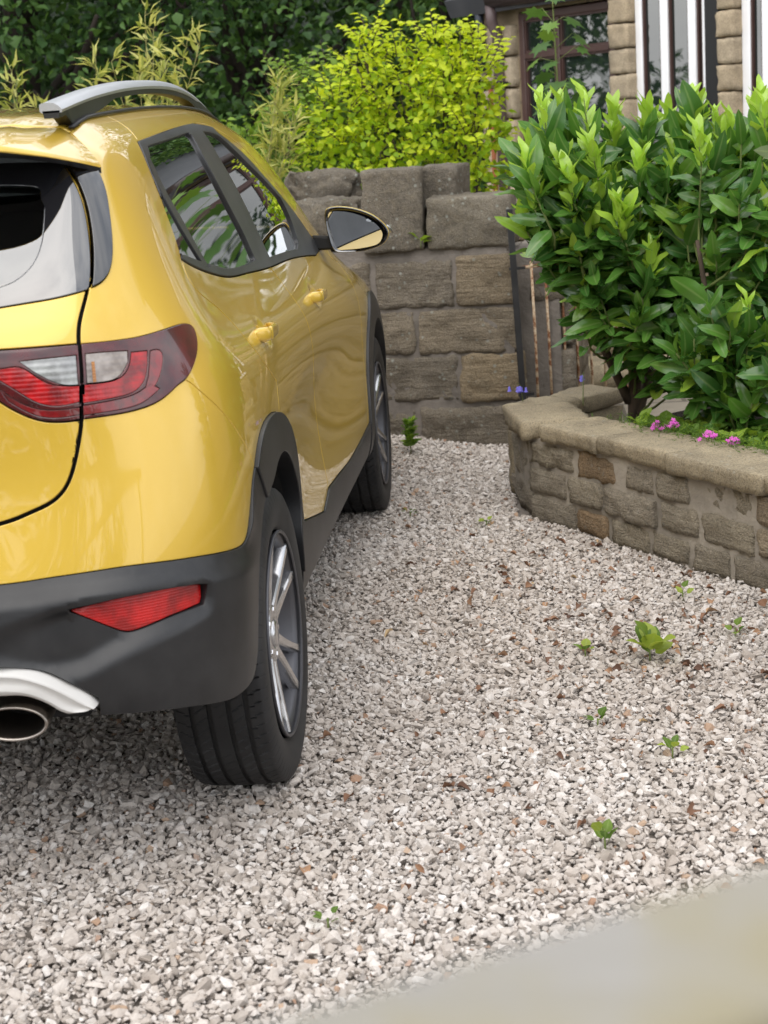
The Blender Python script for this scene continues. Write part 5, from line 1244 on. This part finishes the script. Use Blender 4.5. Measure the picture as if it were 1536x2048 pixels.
# gutter and downpipe
mb = MB(); q = [HMx @ Vector(p) for p in ((-1.66, -.10, 2.16), (-1.4, -.10, 2.155), (-1.0, -.10, 2.15), (-.62, -.10, 2.145))]
mb.tube(q, .055, 12); gt = mb.build('gutter', simple('brown_plastic', (.045, .032, .030), .4).m, smooth=True); at_parent(gt, HS)
PLUM = simple('faded_brown_pipe', (.12, .085, .085), .45).m
mb = MB(); mb.tube([HMx @ Vector(p) for p in ((-1.655, -.10, 2.14), (-1.655, -.10, 2.02), (-1.66, -.05, 1.93), (-1.66, -.05, 0))], .038, 14); dp_ = mb.build('downpipe', PLUM, smooth=True); at_parent(dp_, HS)
for z in (1.62, .8):
    mb = MB(); mb.box(-1.72, -1.60, -.10, .02, z, z+.02, HMx); at_parent(mb.build('pipe_bracket', IRON), HS)
mb = MB(); mb.tube([HMx @ Vector((-1.775, -.03, 0)), HMx @ Vector((-1.775, -.03, 1.6))], .020, 10); at_parent(mb.build('rusty_pipe', simple('orange_rust', (.26, .075, .02), .7).m, smooth=True), HS)
mb = MB(); mb.tube([HMx @ Vector((-1.83, -.06, 1.72)), HMx @ Vector((-1.83, -.06, 2.3))], .032, 10); at_parent(mb.build('downpipe', simple('slate_blue_pipe', (.030, .038, .055), .45).m, smooth=True), HS)

# ---------------------------------------------------------------- plants
def unit(v): return v/np.linalg.norm(v)
def laurel(name, label, stems, blobs, nsh, seed, mat=LAUREL, leafL=(.10, .155), young=True, cat='bush', ymin=.9):
    rg = np.random.default_rng(seed); root = tag(empty(name, tuple(stems[0][0])), label, cat)
    P, D, U, L, T, WV = [], [], [], [], [], []; up = np.array([0, 0, 1.]); allp = []
    for pts in stems:
        path = np.array(catmull(pts, .03)); rad = np.linspace(.019, .006, len(path)); allp.append(path)
        mb = MB(); mb.tube([Vector(p) for p in path[::2]], list(rad[::2]), 8); at_parent(mb.build('stem', BARK, smooth=True), root)
    allp = np.concatenate(allp); base = np.array(stems[0][0]); b = np.array(blobs, float); w = (b[:, 3]*b[:, 4]*b[:, 5])**.75; w /= w.sum(); tw = MB(); zmax = (b[:, 2]+b[:, 5]).max()
    def leaf(p, d, u, l, t_, wv): P.append(p); D.append(d); U.append(u); L.append(l); T.append(t_); WV.append(wv)
    for q in range(nsh):
        k = rg.choice(len(b), p=w); d0 = rg.normal(size=3); d0 /= np.linalg.norm(d0); e = b[k, :3]+d0*b[k, 3:6]*rg.uniform(.25, 1.0)**.4
        ln = rg.uniform(.14, .26); dd = unit(unit((e-base)*[1, 1, .35])*.65+up*rg.uniform(.35, .9)+rg.normal(0, .18, 3)); s0 = e-dd*ln
        nb = allp[np.argmin(((allp-s0+[0, 0, .10])**2).sum(1))]
        tw.tube([Vector(nb), Vector((nb+s0)/2-[0, 0, .01]), Vector(s0), Vector(e)], [.006, .005, .0042, .0028], 5)
        nl = int(rg.integers(11, 17)); ph = rg.uniform(0, 6)
        for l_ in range(nl):
            g_ = l_/(nl-1); c = s0+(e-s0)*(.05+.95*g_); ph += 2.4+rg.normal(0, .2); sd = np.array([math.cos(ph), math.sin(ph), 0])
            dl = unit(sd*(1.0-.35*g_)+dd*(.15+.75*g_**1.5)+up*rg.normal(-.22+.35*g_, .22))
            leaf(c, dl, unit(up*.6+sd*.5+np.array([-.1, -.35, 0])+rg.normal(0, .35, 3)), rg.uniform(*leafL)*rg.uniform(.7, 1.1), rg.uniform(.0, .46) if rg.random() > .06 else rg.uniform(.5, .62), rg.uniform(.72, 1.05))
        hz = (e[2]-ymin)/(zmax-ymin)
        if young and rg.random() < (.30+.75*max(0, hz) if e[2] > ymin-.2 else .14):
            m = int(rg.integers(6, 11)); d2 = unit(dd*.5+up*.8+rg.normal(0, .15, 3)); le = rg.uniform(.05, .13); e2 = e+d2*le; tw.tube([Vector(e), Vector(e2)], [.0028, .0018], 5); tt_ = rg.uniform(.60, .92)
            for l_ in range(m):
                g_ = l_/(m-1); ph += 2.4+rg.normal(0, .25); sd = np.array([math.cos(ph), math.sin(ph), 0])
                leaf(e+(e2-e)*g_*.95, unit(d2*(.75+.3*g_)+sd*rg.uniform(.22, .62)*(1.15-.6*g_)), unit(-sd*.8+np.array([0, -.35, .15])+rg.normal(0, .25, 3)), rg.uniform(.06, .115), np.clip(tt_+rg.normal(0, .07), .56, 1), rg.uniform(.75, 1.2))
    at_parent(tw.build('twigs', STEMG, smooth=True), root)
    o = scatter('foliage', LAURELT, np.array(P), np.array(D), np.array(U), np.array(L), np.array(T), mat, None, np.array(WV)); at_parent(o, root); return root
def vs(*p): return [np.array(q, float) for q in p]
stemsA = [vs((1.80, 2.66, .27), (1.80, 2.65, .60), (1.72, 2.62, .95), (1.64, 2.60, 1.20)), vs((1.81, 2.67, .30), (1.84, 2.6, .7), (1.90, 2.55, 1.1), (1.93, 2.52, 1.26)),
          vs((1.79, 2.66, .35), (1.66, 2.6, .65), (1.53, 2.56, .9), (1.46, 2.55, 1.10)), vs((1.82, 2.66, .3), (1.95, 2.75, .7), (2.03, 2.8, 1.1), (2.06, 2.8, 1.22))]
laurel('laurel_bush', 'large dark green laurel with lime young shoots in the bed nearest the iron post', stemsA,
       [(1.78, 2.6, 1.06, .28, .32, .30), (1.60, 2.5, 1.04, .17, .22, .20), (1.60, 2.55, 1.24, .18, .22, .16), (1.90, 2.6, 1.22, .24, .25, .18), (1.76, 2.48, .78, .17, .20, .18), (1.50, 2.46, 1.18, .10, .14, .18), (1.90, 2.45, .72, .18, .2, .2), (1.52, 2.5, .97, .10, .12, .10), (1.64, 2.5, .86, .10, .14, .12)], 145, 3, leafL=(.10, .175))
stemsB = [vs((2.08, 2.30, .27), (2.07, 2.28, .55), (2.03, 2.22, .8), (2.0, 2.2, 1.0)), vs((2.09, 2.31, .3), (2.16, 2.3, .7), (2.20, 2.3, 1.1), (2.22, 2.3, 1.18)), vs((2.1, 2.3, .3), (2.4, 2.35, .8), (2.5, 2.4, 1.2), (2.55, 2.4, 1.3))]
laurel('laurel_bush', 'glossy broad-leaved laurel at the right edge of the bed above the pink flowers', stemsB,
       [(2.15, 2.35, 1.0, .28, .28, .38), (2.06, 2.15, .74, .18, .18, .20), (2.28, 2.25, 1.15, .26, .28, .22), (2.42, 2.2, .8, .26, .28, .36), (2.02, 2.1, .56, .12, .13, .14), (2.18, 2.0, .55, .16, .12, .18), (2.5, 2.3, 1.2, .2, .25, .22)], 120, 11, leafL=(.10, .17))
stemsC = [vs((2.75, 1.0, .25), (2.5, .6, .6), (2.25, .2, .9), (2.10, .05, 1.12)), vs((2.75, 1.0, .25), (2.6, .5, .7), (2.35, .2, 1.15), (2.18, .10, 1.36)), vs((2.75, 1.0, .25), (2.55, .5, .5), (2.3, .15, .72), (2.15, .05, .86))]
laurel('shrub', 'blurred grey-green shrub leaning in at the right edge of the view', stemsC,
       [(2.10, .06, 1.30, .11, .14, .16), (2.08, .05, 1.0, .12, .14, .20), (2.12, .05, .78, .10, .12, .12), (2.4, .2, 1.0, .2, .25, .4)], 46, 5, SAGE, (.085, .13), False, 'shrub')
def cloud_leaves(rg, blobs, n, twist=.6):
    """points near the shells of several lumps"""
    b = np.array(blobs, float); w = (b[:, 3]*b[:, 4]*b[:, 5])**(2/3); k = rg.choice(len(b), n, p=w/w.sum())
    d = rg.normal(size=(n, 3)); d /= np.linalg.norm(d, axis=1)[:, None]; r = rg.uniform(.35, 1.0, n)**.45*(1+.12*np.sin(d[:, 0]*9+k)+.12*np.sin(d[:, 2]*11+k*2))
    P = b[k, :3]+d*b[k, 3:6]*r[:, None]; return P, d
def bushy(name, label, cat, loc, blobs, n, L, mat, seed, tpl=SMALL, stems=6, stem_mat=BARK, droop=.1, group=None, trunk=None, tint=(.05, .95), twig=True, sprays_n=0):
    rg = np.random.default_rng(seed); root = tag(empty(name, loc), label, cat, group); P, d = cloud_leaves(rg, blobs, n)
    D = d*.8+rg.normal(0, .6, (n, 3))+[0, 0, -droop]; U = np.array([0, -.25, .55])+rg.normal(0, .5, (n, 3))+d*.7
    hz = (P[:, 2]-P[:, 2].min())/(np.ptp(P[:, 2])+1e-6)
    T = np.clip(rg.uniform(tint[0], tint[1], n)*.6+.4*(tint[0]+(tint[1]-tint[0])*hz), 0, 1)  # tint rises with height: sunlit top and shaded base painted into leaf colour
    at_parent(scatter('foliage', tpl, P, D, U, rg.uniform(L[0], L[1], n), T, mat, None, rg.uniform(.8, 1.3, n)), root)
    mb = MB(); b = np.array(blobs); base = np.array(loc, float)
    if sprays_n:
        SP_, SD_, SU_, SL_, ST_ = [], [], [], [], []
        for _ in range(sprays_n):
            k = rg.integers(0, len(b)); d0 = rg.normal(size=3); d0[2] = abs(d0[2])+.3; d0 /= np.linalg.norm(d0); s0 = b[k, :3]+d0*b[k, 3:6]*.7; ln = rg.uniform(.08, .24)
            dd = unit(d0+np.array([0, 0, .3])); pt = [s0]
            for i in range(5): pt.append(pt[-1]+dd*ln/5); dd = unit(dd+np.array([0, 0, -.10])+rg.normal(0, .06, 3))
            pt = np.array(pt); mb.tube([Vector(p) for p in pt], [.003, .0027, .0023, .002, .0016, .001], 4)
            for i in range(int(ln/.018)):
                g_ = (i+.5)/(ln/.018)*4.99; q_ = pt[int(g_)]+(pt[int(g_)+1]-pt[int(g_)])*(g_ % 1); sd = unit(np.cross(dd, [0, 0, 1.])+[0, 0, 0])*(1 if i % 2 else -1)
                SP_.append(q_); SD_.append(unit(sd+dd*.5+rg.normal(0, .2, 3))); SU_.append(np.array([0, -.4, .8])+rg.normal(0, .3, 3)); SL_.append(rg.uniform(*L)); ST_.append(rg.uniform(.45, 1))
        at_parent(scatter('spray_leaves', tpl, np.array(SP_), np.array(SD_), np.array(SU_), np.array(SL_), np.array(ST_), mat), root)
    for k in range(stems):
        q = b[k % len(b), :3]+rg.normal(0, .25, 3)*b[k % len(b), 3:6]; m = (base+q)/2+rg.normal(0, .06, 3); r0 = trunk or .014
        mb.tube([Vector(p) for p in catmull([base, m, q], .12)], list(np.linspace(r0, r0*.35, len(catmull([base, m, q], .12)))), 7)
        if twig:
            for _ in range(5):
                e = q+rg.normal(0, .5, 3)*b[k % len(b), 3:6]; mb.tube([Vector(m*.4+q*.6), Vector((q+e)/2+rg.normal(0, .03, 3)), Vector(e)], [r0*.35, r0*.25, r0*.12], 5)
    at_parent(mb.build('trunk' if trunk and trunk > .03 else 'stems', stem_mat, smooth=True), root); return root
# golden shrub
bushy('golden_shrub', 'bright yellow-green leafy shrub growing behind the end of the stone wall', 'shrub', (.85, 5.5, 0),
      [(.90, 5.5, 1.35, .42, .42, .40), (.62, 5.45, 1.25, .32, .35, .28), (1.12, 5.4, 1.42, .26, .3, .36), (.80, 5.55, 1.60, .26, .28, .26), (.62, 5.5, 1.68, .14, .14, .18), (1.02, 5.5, 1.66, .20, .2, .20), (1.22, 5.45, 1.60, .12, .14, .18), (.42, 5.4, 1.22, .22, .26, .16), (1.2, 5.35, 1.2, .22, .3, .28), (.66, 5.5, 1.82, .05, .06, .10), (1.0, 5.5, 1.80, .06, .08, .08), (.46, 5.4, 1.45, .17, .18, .18), (.84, 5.4, 1.12, .45, .2, .16)], 3900, (.030, .056), GOLD, 21, tint=(.0, .9), sprays_n=150)
bushy('green_shrub', 'mid green small-leaved shrub behind the wall, left of the golden one', 'shrub', (.15, 5.6, 0),
      [(.30, 5.7, 1.30, .34, .35, .30), (.0, 5.8, 1.22, .34, .35, .30), (.42, 5.8, 1.55, .20, .3, .18), (-.25, 5.8, 1.1, .4, .3, .35), (.15, 5.6, 1.05, .4, .3, .2), (.2, 5.9, 1.62, .14, .2, .12)], 3000, (.030, .052), GREENB, 22, sprays_n=90)
# bamboo
def bamboo(x, y, zt, seed, label, n=4, spread=.12, lean=0.0):
    rg = np.random.default_rng(seed); root = tag(empty('bamboo_plant', (x, y, 0)), label, 'bamboo', None); P, D, U, L, T = [], [], [], [], []; mb = MB()
    for k in range(n):
        tx, ty = x+rg.normal(0, spread)+lean, y+rg.normal(0, spread*.5); h = zt*rg.uniform(.86, 1.0) if k else zt
        path = np.array(catmull([np.array([x+rg.normal(0, .03), y, 0]), np.array([(x*1.6+tx*.4)/2, ty, h*.6]), np.array([tx, ty, h])], .06)); mb.tube([Vector(p) for p in path], list(np.linspace(.006, .0015, len(path))), 5)
        m = len(path)
        for i in range(int(m*.45), m):
            for _ in range(2):
                a = rg.uniform(0, 2*math.pi); d = np.array([math.cos(a), math.sin(a)*.6, rg.uniform(.3, 1.1)]); d = unit(d); bl = rg.uniform(.05, .16)*(1.25-i/m); e = path[i]+d*bl
                mb.tube([Vector(path[i]), Vector(e)], [.002, .001], 4)
                for _ in range(int(rg.integers(2, 5))):
                    P.append(path[i]+(e-path[i])*rg.uniform(.4, 1)); D.append(unit(d+rg.normal(0, .45, 3)+[0, 0, .25])); U.append(rg.normal(0, .6, 3)+[0, 0, 1]); L.append(rg.uniform(.06, .115)); T.append(rg.uniform(0, 1))
    at_parent(mb.build('canes', CANE, smooth=True), root); at_parent(scatter('foliage', NARROW, np.array(P), np.array(D), np.array(U), np.array(L), np.array(T), BAMBOO, None, rg.uniform(.8, 1.4, len(P))), root)
bamboo(-.47, 5.0, 2.02, 31, 'tall pale yellow-green bamboo clump rising behind the middle of the car roof rail', 7, .13, .10)
bamboo(-.74, 5.0, 1.84, 32, 'thin bamboo spray left of the tall clump behind the roof rail', 2, .05)
bamboo(-1.18, 5.1, 1.80, 33, 'bamboo spray at the left edge of the view above the car roof', 3, .07)
bamboo(.10, 5.0, 1.66, 34, 'pale bamboo leaning right beside the front end of the roof rail', 5, .10, .14)
bamboo(-.93, 5.1, 1.60, 35, 'low bamboo tips just above the car roof by the rear end of the rail', 3, .10)
# ---- trees behind
def tree(label, x, y, h, cr, n, L, mat, seed, tr=.16, lean=(0, 0), name='broadleaf_tree', nb=14, zlo=.25, group='dark trees behind the garden'):
    rg = np.random.default_rng(seed); root = tag(empty(name, (x, y, 0)), label, 'tree', group); blobs = []
    for k in range(nb):
        a = rg.uniform(0, 2*math.pi); r = cr*rg.uniform(.15, .85); z = h*rg.uniform(zlo, .95); blobs.append((x+lean[0]+r*math.cos(a), y+lean[1]+r*math.sin(a), z, cr*rg.uniform(.28, .5), cr*rg.uniform(.28, .5), cr*rg.uniform(.22, .42)))
    P, d = cloud_leaves(rg, blobs, n); D = d*.5+rg.normal(0, .7, (n, 3))+[0, 0, -.2]; U = np.array([0, 0, 1.])+rg.normal(0, .55, (n, 3))
    clump = .5+.5*np.sin(P[:, 0]*3.1+seed)*np.sin(P[:, 2]*3.7+1)*np.sin(P[:, 1]*2.3)
    at_parent(scatter('crown', SMALL, P, D, U, rg.uniform(L[0], L[1], n), np.clip(rg.uniform(0, .55, n)+clump*.35, 0, 1), mat, None, rg.uniform(.9, 1.5, n)), root)
    mb = MB(); base = np.array([x, y, 0.]); top = np.array([x+lean[0]*.8, y+lean[1]*.8, h*.7]); path = catmull([base, (base+top)/2+rg.normal(0, .12, 3), top], .3)
    mb.tube([Vector(p) for p in path], list(np.linspace(tr, tr*.35, len(path))), 12)
    for b in blobs:
        c = np.array(b[:3]); i = int(np.clip(c[2]/h*.8, .15, .95)*len(path)); s = np.array(path[min(i, len(path)-1)])
        pp = catmull([s, (s+c)/2+rg.normal(0, .12, 3), c], .25); mb.tube([Vector(p) for p in pp], list(np.linspace(tr*.4, tr*.08, len(pp))), 7)
    at_parent(mb.build('trunk', BARKD, smooth=True), root)
tree('dark broadleaf tree behind the bamboo at the far left, with a leaning trunk', -2.6, 9.0, 4.6, 1.9, 9000, (.05, .095), TREEL, 41, .20, (.5, 0), zlo=.18, nb=18)
tree('dense dark tree behind the gap between bamboo and golden shrub', -.3, 9.8, 4.8, 1.7, 8500, (.045, .085), TREEL, 42, .15, zlo=.15, nb=18)
tree('lighter green tree standing behind the golden shrub', 1.1, 9.4, 4.6, 1.4, 9000, (.05, .09), TREEM, 43, .13, zlo=.2, nb=18)
tree('dark tree at the left edge far behind the car', -4.8, 9.5, 5.2, 2.0, 6000, (.09, .14), TREEL, 44, .2, zlo=.1, nb=16)
tree('green tree behind the left corner of the house', 2.1, 11.0, 5.5, 1.6, 6000, (.07, .12), TREEM, 45, .15, zlo=.2)
tree('tall dark tree in the second row behind the lighter green tree', .6, 12.5, 7.5, 2.6, 7000, (.11, .17), TREEL, 46, .22, zlo=.08, nb=20)
tree('tall dark tree in the second row behind the bamboo', -2.2, 12.5, 7.5, 2.6, 7000, (.11, .17), TREEL, 47, .22, zlo=.08, nb=20)
for k_, (x_, y_) in enumerate(((-5.5, -9.5), (1.2, -9.8), (4.8, -10.5))): tree(('dark tree behind the viewer, on the left', 'dark tree right behind the viewer', 'dark tree behind the viewer, on the right')[k_], x_, y_, 3.6, 2.0, 3500, (.13, .2), TREEL, 51+k_, .2, zlo=.1)
tree('dark tree behind the viewer, between the other three', -2.2, -11.0, 3.8, 2.2, 4000, (.15, .22), TREEL, 50, .2, zlo=.1)
# dark bank added behind the trees to keep sky from glaring through
t = NT('dark_backdrop'); v = t.coord('Object'); n = t.noise(v, 1.5, 8, .7); n2 = t.noise(v, 14, 4, .7); t.set(Base_Color=t.mix(n2, (.004, .007, .004), (.022, .042, .014)), Roughness=1.0); t.bump(n2, 1.0, .2)
gx, gy = np.meshgrid(np.linspace(-26, 22, 60), np.linspace(14, 34, 24), indexing='ij'); Z = (gy-14)*.62*(1-.012*(gx*.5)**2*.2)+.5*np.sin(gx*.9)+.4*np.sin(gy*1.3+gx); Z = np.where(gy < 14.5, -.2, np.clip(Z+1.0, -.2, 9))
i, j = np.meshgrid(np.arange(59), np.arange(23), indexing='ij'); a = (i*24+j).ravel()
tag(mesh_obj('backdrop_bank', np.stack([gx, gy, Z], -1).reshape(-1, 3), np.stack([a, a+24, a+25, a+1], 1), t.m), kind='structure')
# ---- maple sapling before the brown window
def maple_tpl():
    pts = [(0, 0), (.10, .16), (.42, .02), (.36, .22), (.62, .30), (.42, .42), (.56, .66), (.30, .60), (.20, .72), (.14, .66), (0, 1.0)]
    V = [(0, .30, .03)]+[(x, y, -.18*(x*x)-.22*max(0, y-.3)**2) for x, y in pts]+[(-x, y, -.18*(x*x)-.22*max(0, y-.3)**2) for x, y in pts[-2:0:-1]]
    m = len(V)-1; return np.array(V, float), np.array([(0, k+1, (k+1) % m+1) for k in range(m)]), np.zeros(len(V))
MT = maple_tpl(); rg = np.random.default_rng(61); root = tag(empty('sycamore_sapling', (1.62, 5.1, 0)), 'young sycamore with large lobed leaves in front of the brown window', 'sapling')
P, D, U, L, T = [], [], [], [], []; mb = MB(); path = np.array(catmull([np.array(q, float) for q in ((1.62, 5.1, 0), (1.60, 5.05, .7), (1.62, 5.0, 1.3), (1.61, 5.0, 1.97))], .06)); mb.tube([Vector(p) for p in path], list(np.linspace(.010, .003, len(path))), 7)
for k in range(34):
    i = int((.45+.55*(k/33))*(len(path)-1)); a = k*2.1+rg.normal(0, .3); st_ = np.array([math.cos(a), math.sin(a)*.8, rg.uniform(.25, .8)]); ln = rg.uniform(.05, .13); e = path[i]+unit(st_)*ln
    mb.tube([Vector(path[i]), Vector(e)], [.0022, .0014], 5); P.append(e); D.append(unit(st_*[1, 1, 0]+[0, 0, rg.uniform(-.8, -.2)])); U.append(unit(np.array([0, -.35, 1])+rg.normal(0, .25, 3))); L.append(rg.uniform(.085, .145)); T.append(rg.uniform(0, .7))
at_parent(mb.build('stem', STEMG, smooth=True), root); at_parent(scatter('foliage', MT, np.array(P), np.array(D), np.array(U), np.array(L), np.array(T), MAPLE, None, np.full(len(P), .85)), root)
# ---- bed undergrowth, flowers
def rosette(name, label, x, y, z, n, L, mat, seed, tpl=BROAD, up=.5, cat='plant', group=None, stem=0.0):
    rg = np.random.default_rng(seed); root = tag(empty(name, (x, y, z)), label, cat, group); P, D, U, LL, T = [], [], [], [], []; mb = MB()
    for k in range(n):
        a = k*2.4+rg.normal(0, .3); d = np.array([math.cos(a), math.sin(a), rg.uniform(up*.4, up*1.6)]); b = np.array([x, y, z+stem*k/max(1, n)]); e = b+unit(d)*rg.uniform(.008, .02)
        P.append(e); D.append(d); U.append(np.array([0, 0, 1.])+rg.normal(0, .2, 3)); LL.append(rg.uniform(L[0], L[1])); T.append(rg.uniform(0, 1))
    mb.tube([(x, y, z-.02), (x, y, z+stem+.004)], .0022, 5); at_parent(mb.build('stem', STEMG, smooth=True), root)
    at_parent(scatter('leaves', tpl, np.array(P), np.array(D), np.array(U), np.array(LL), np.array(T), mat, None, rg.uniform(.8, 1.2, n)), root); return root
WEEDY = leafmat('yellowish_weed_leaf', (.09, .17, .03), (.17, .27, .04), (.30, .38, .06), .5, .4, .3)
WG = 'small weeds coming up through the gravel'
for args in (('upright grey-green weed with four broad leaves in the gravel right of the wheel', 1.709, .684, .012, 7, (.085, .13), 1.7, .04), ('small two-leaved seedling in the gravel left of the upright grey-green weed', 1.543, .744, .01, 3, (.03, .05), 1.2, .012),
             ('little green weed in the open gravel, left of and nearer than the upright one', 1.553, .22, .01, 4, (.025, .045), .9, .01), ('bright green weed at right of the open gravel nearer the handrail', 1.709, .019, .01, 4, (.035, .055), 1.0, .02),
             ('tall thin yellowing weed close to the handrail', 1.537, -.463, .01, 4, (.035, .06), 1.6, .04), ('tiny weed in the gravel near the bottom centre', 1.026, -.75, .01, 4, (.02, .035), .8, .01),
             ('small weed at the foot of the garden wall', 1.844, 1.223, .01, 3, (.03, .045), 1.0, .02), ('yellowish weed near the wall at the right edge', 1.949, .849, .01, 3, (.03, .05), .9, .02),
             ('small weed just right of the front wheel', .965, 2.419, .01, 5, (.02, .04), .7, .01), ('weed near the front corner of the garden wall', 1.25, 2.22, .01, 4, (.02, .04), .7, .01)):
    lb, x, y, z, n, L, up, sm = args; rosette('weed', lb, x, y, z, n+1, (L[0]*.62, L[1]*.66), WEEDY, int(x*1000), up=up, cat='weed', group=WG, stem=sm)
rosette('weed', 'bushy clump of green weeds at the foot of the dark wall beside the front wheel', .90, 3.47, .05, 60, (.022, .045), WEED, 71, BROAD, up=1.1, cat='weed', group=WG, stem=.12)
rosette('fern', 'green ferny weed growing on top of the wall left of the tall stone', .70, 3.95, .97, 22, (.06, .11), GREENB, 72, NARROW, 1.0, 'fern', stem=.10)
rosette('weed', 'small green leaf sprout in the joint between the two top stones', .975, 3.77, .90, 6, (.04, .07), WEED, 73, cat='weed', stem=.02)
# ground cover in the bed
rg = np.random.default_rng(81); n = 900; s_ = rg.uniform(.25, 2.6, n); q_ = rg.uniform(.22, .55, n)**1.0; W_ = np.stack([s_, q_, .30+rg.uniform(0, .05, n)], 1)@GMn[:3, :3].T+GMn[:3, 3]
D = rg.normal(0, 1, (n, 3)); D[:, 2] = np.abs(D[:, 2])*.7+.2
tag(scatter('ground_cover', BROAD, W_, D, np.array([0, 0, 1.])+rg.normal(0, .3, (n, 3)), rg.uniform(.025, .065, n), rg.uniform(0, 1, n), WEED, None), 'low green leafy ground cover along the edge of the planting bed', 'ground cover', kind='stuff')
n = 1500; c_ = rg.choice(3, n); cx = np.array([.62, .95, .50])[c_]; W_ = np.stack([cx+rg.normal(0, .12, n), .215+rg.normal(0, .035, n), .352+rg.uniform(0, .03, n)], 1)@GMn[:3, :3].T+GMn[:3, 3]; D = rg.normal(0, 1, (n, 3)); D[:, 2] = np.abs(D[:, 2])
tag(scatter('phlox_mat', NARROW, W_, D, np.array([0, 0, 1.])+rg.normal(0, .4, (n, 3)), rg.uniform(.012, .026, n), rg.uniform(0, .6, n), GREENB, None), 'mat of tiny needle leaves creeping over the coping', 'ground cover', kind='stuff')
PINK = simple('magenta_petals', (.55, .08, .42), .6).m; BLUE = simple('bluebell_petals', (.17, .15, .62), .6).m
def petal_head(mb, c, r, rg, n=5):
    nn = unit(np.array([rg.normal(0, .5), -.7+rg.normal(0, .3), 1.0])); a = unit(np.cross(nn, [0, 0, 1.])); b = np.cross(nn, a)
    for k in range(n):
        t_ = 2*math.pi*k/n; d = a*math.cos(t_)+b*math.sin(t_); s = -a*math.sin(t_)+b*math.cos(t_)
        mb.add([c, c+d*r*.6-s*r*.34, c+d*r+nn*r*.1, c+d*r*.6+s*r*.34], [(0, 1, 2, 3)])
for k, (px_, lab, m) in enumerate((((1.845, 2.02, .375), 'pinkish purple phlox cluster at the left end of the coping flowers', 9), ((1.885, 1.975, .385), 'pinkish purple phlox cluster second from the left on the coping', 10), ((1.99, 1.775, .385), 'largest pinkish purple phlox cluster at the edge of the coping', 13), ((2.045, 1.70, .375), 'pinkish purple phlox cluster at the right end of the row', 9))):
    rg = np.random.default_rng(90+k); root = tag(empty('phlox_flowers', px_), lab, 'flowers', 'pink phlox along the coping'); mb = MB()
    for _ in range(m): petal_head(mb, np.array(px_)+rg.normal(0, 1, 3)*[.014, .014, .008], .0095, rg)
    at_parent(mb.build('petals', PINK), root); mb = MB()
    for _ in range(5): mb.tube([Vector(px_)+Vector((0, 0, -.05)), Vector(px_)+Vector(rg.normal(0, .01, 3))], .001, 4)
    at_parent(mb.build('stems', STEMG), root)
for k, (base, tip, lab) in enumerate((((1.40, 2.80, .28), (1.375, 2.74, .43), 'violet bluebell drooping over the corner of the coping in front of the iron post'), ((1.62, 2.75, .33), (1.640, 3.05, .41), 'small bluebell on an arching bare stalk left of the laurel stem'))):
    rg = np.random.default_rng(95+k); root = tag(empty('bluebell', base), lab, 'flower'); mb = MB(); b_, t_ = Vector(base), Vector(tip); mid = b_.lerp(t_, .5)+Vector((0, 0, .06)); mb.tube([b_, mid, t_], [.002, .0018, .001], 5); at_parent(mb.build('stalk', STEMG, smooth=True), root); mb = MB()
    for q in range(9 if k == 0 else 4):
        c = mid.lerp(t_, .35+.65*q/8)+Vector((rg.normal(0, .012), rg.normal(0, .01), -.012)); v, f = lathe([(0, .001), (.004, .0045), (.014, .0048), (.019, .0085)], 6); mb.add([(c.x+p[1]*1., c.y+p[2]*1., c.z-p[0]) for p in v], f)
    at_parent(mb.build('bells', BLUE, smooth=True), root)
# ---- dry leaves and litter on the gravel
t = NT('dry_leaf'); a = attr(t); t.set(Base_Color=t.ramp(a, [(0, (.09, .045, .028)), (.5, (.20, .10, .055)), (.85, (.36, .21, .12)), (1, (.5, .36, .2))]), Roughness=.8); DRY = t.m
rg = np.random.default_rng(101); n = 420; P = np.stack([np.r_[rg.normal(1.75, .32, 300), rg.uniform(.5, 2.2, 120)], np.r_[rg.normal(1.25, .7, 300), rg.uniform(-1, 3.6, 120)], np.full(n, .0)], 1)
q = (P[:, :2]-[1.42, 2.33])@np.array([.84, .542]); P = P[(q < -.02) & (P[:, 0] > .9)]; n = len(P); P[:, 2] = gz(P[:, 0], P[:, 1])+.011
D = rg.normal(0, 1, (n, 3)); D[:, 2] = rg.normal(0, .35, n)
tag(scatter('leaf_litter', leaf_template(.32, 2, 4, .5, .5, 'oval', .8), P, D, np.array([0, 0, 1.])+rg.normal(0, .35, (n, 3)), rg.uniform(.012, .036, n), np.clip(rg.beta(1.6, 2.2, n)*1.1, 0, 1), DRY, None, rg.uniform(.6, 1.3, n)), 'scattered dry brown leaf fragments lying on the gravel', 'leaf litter', kind='stuff')
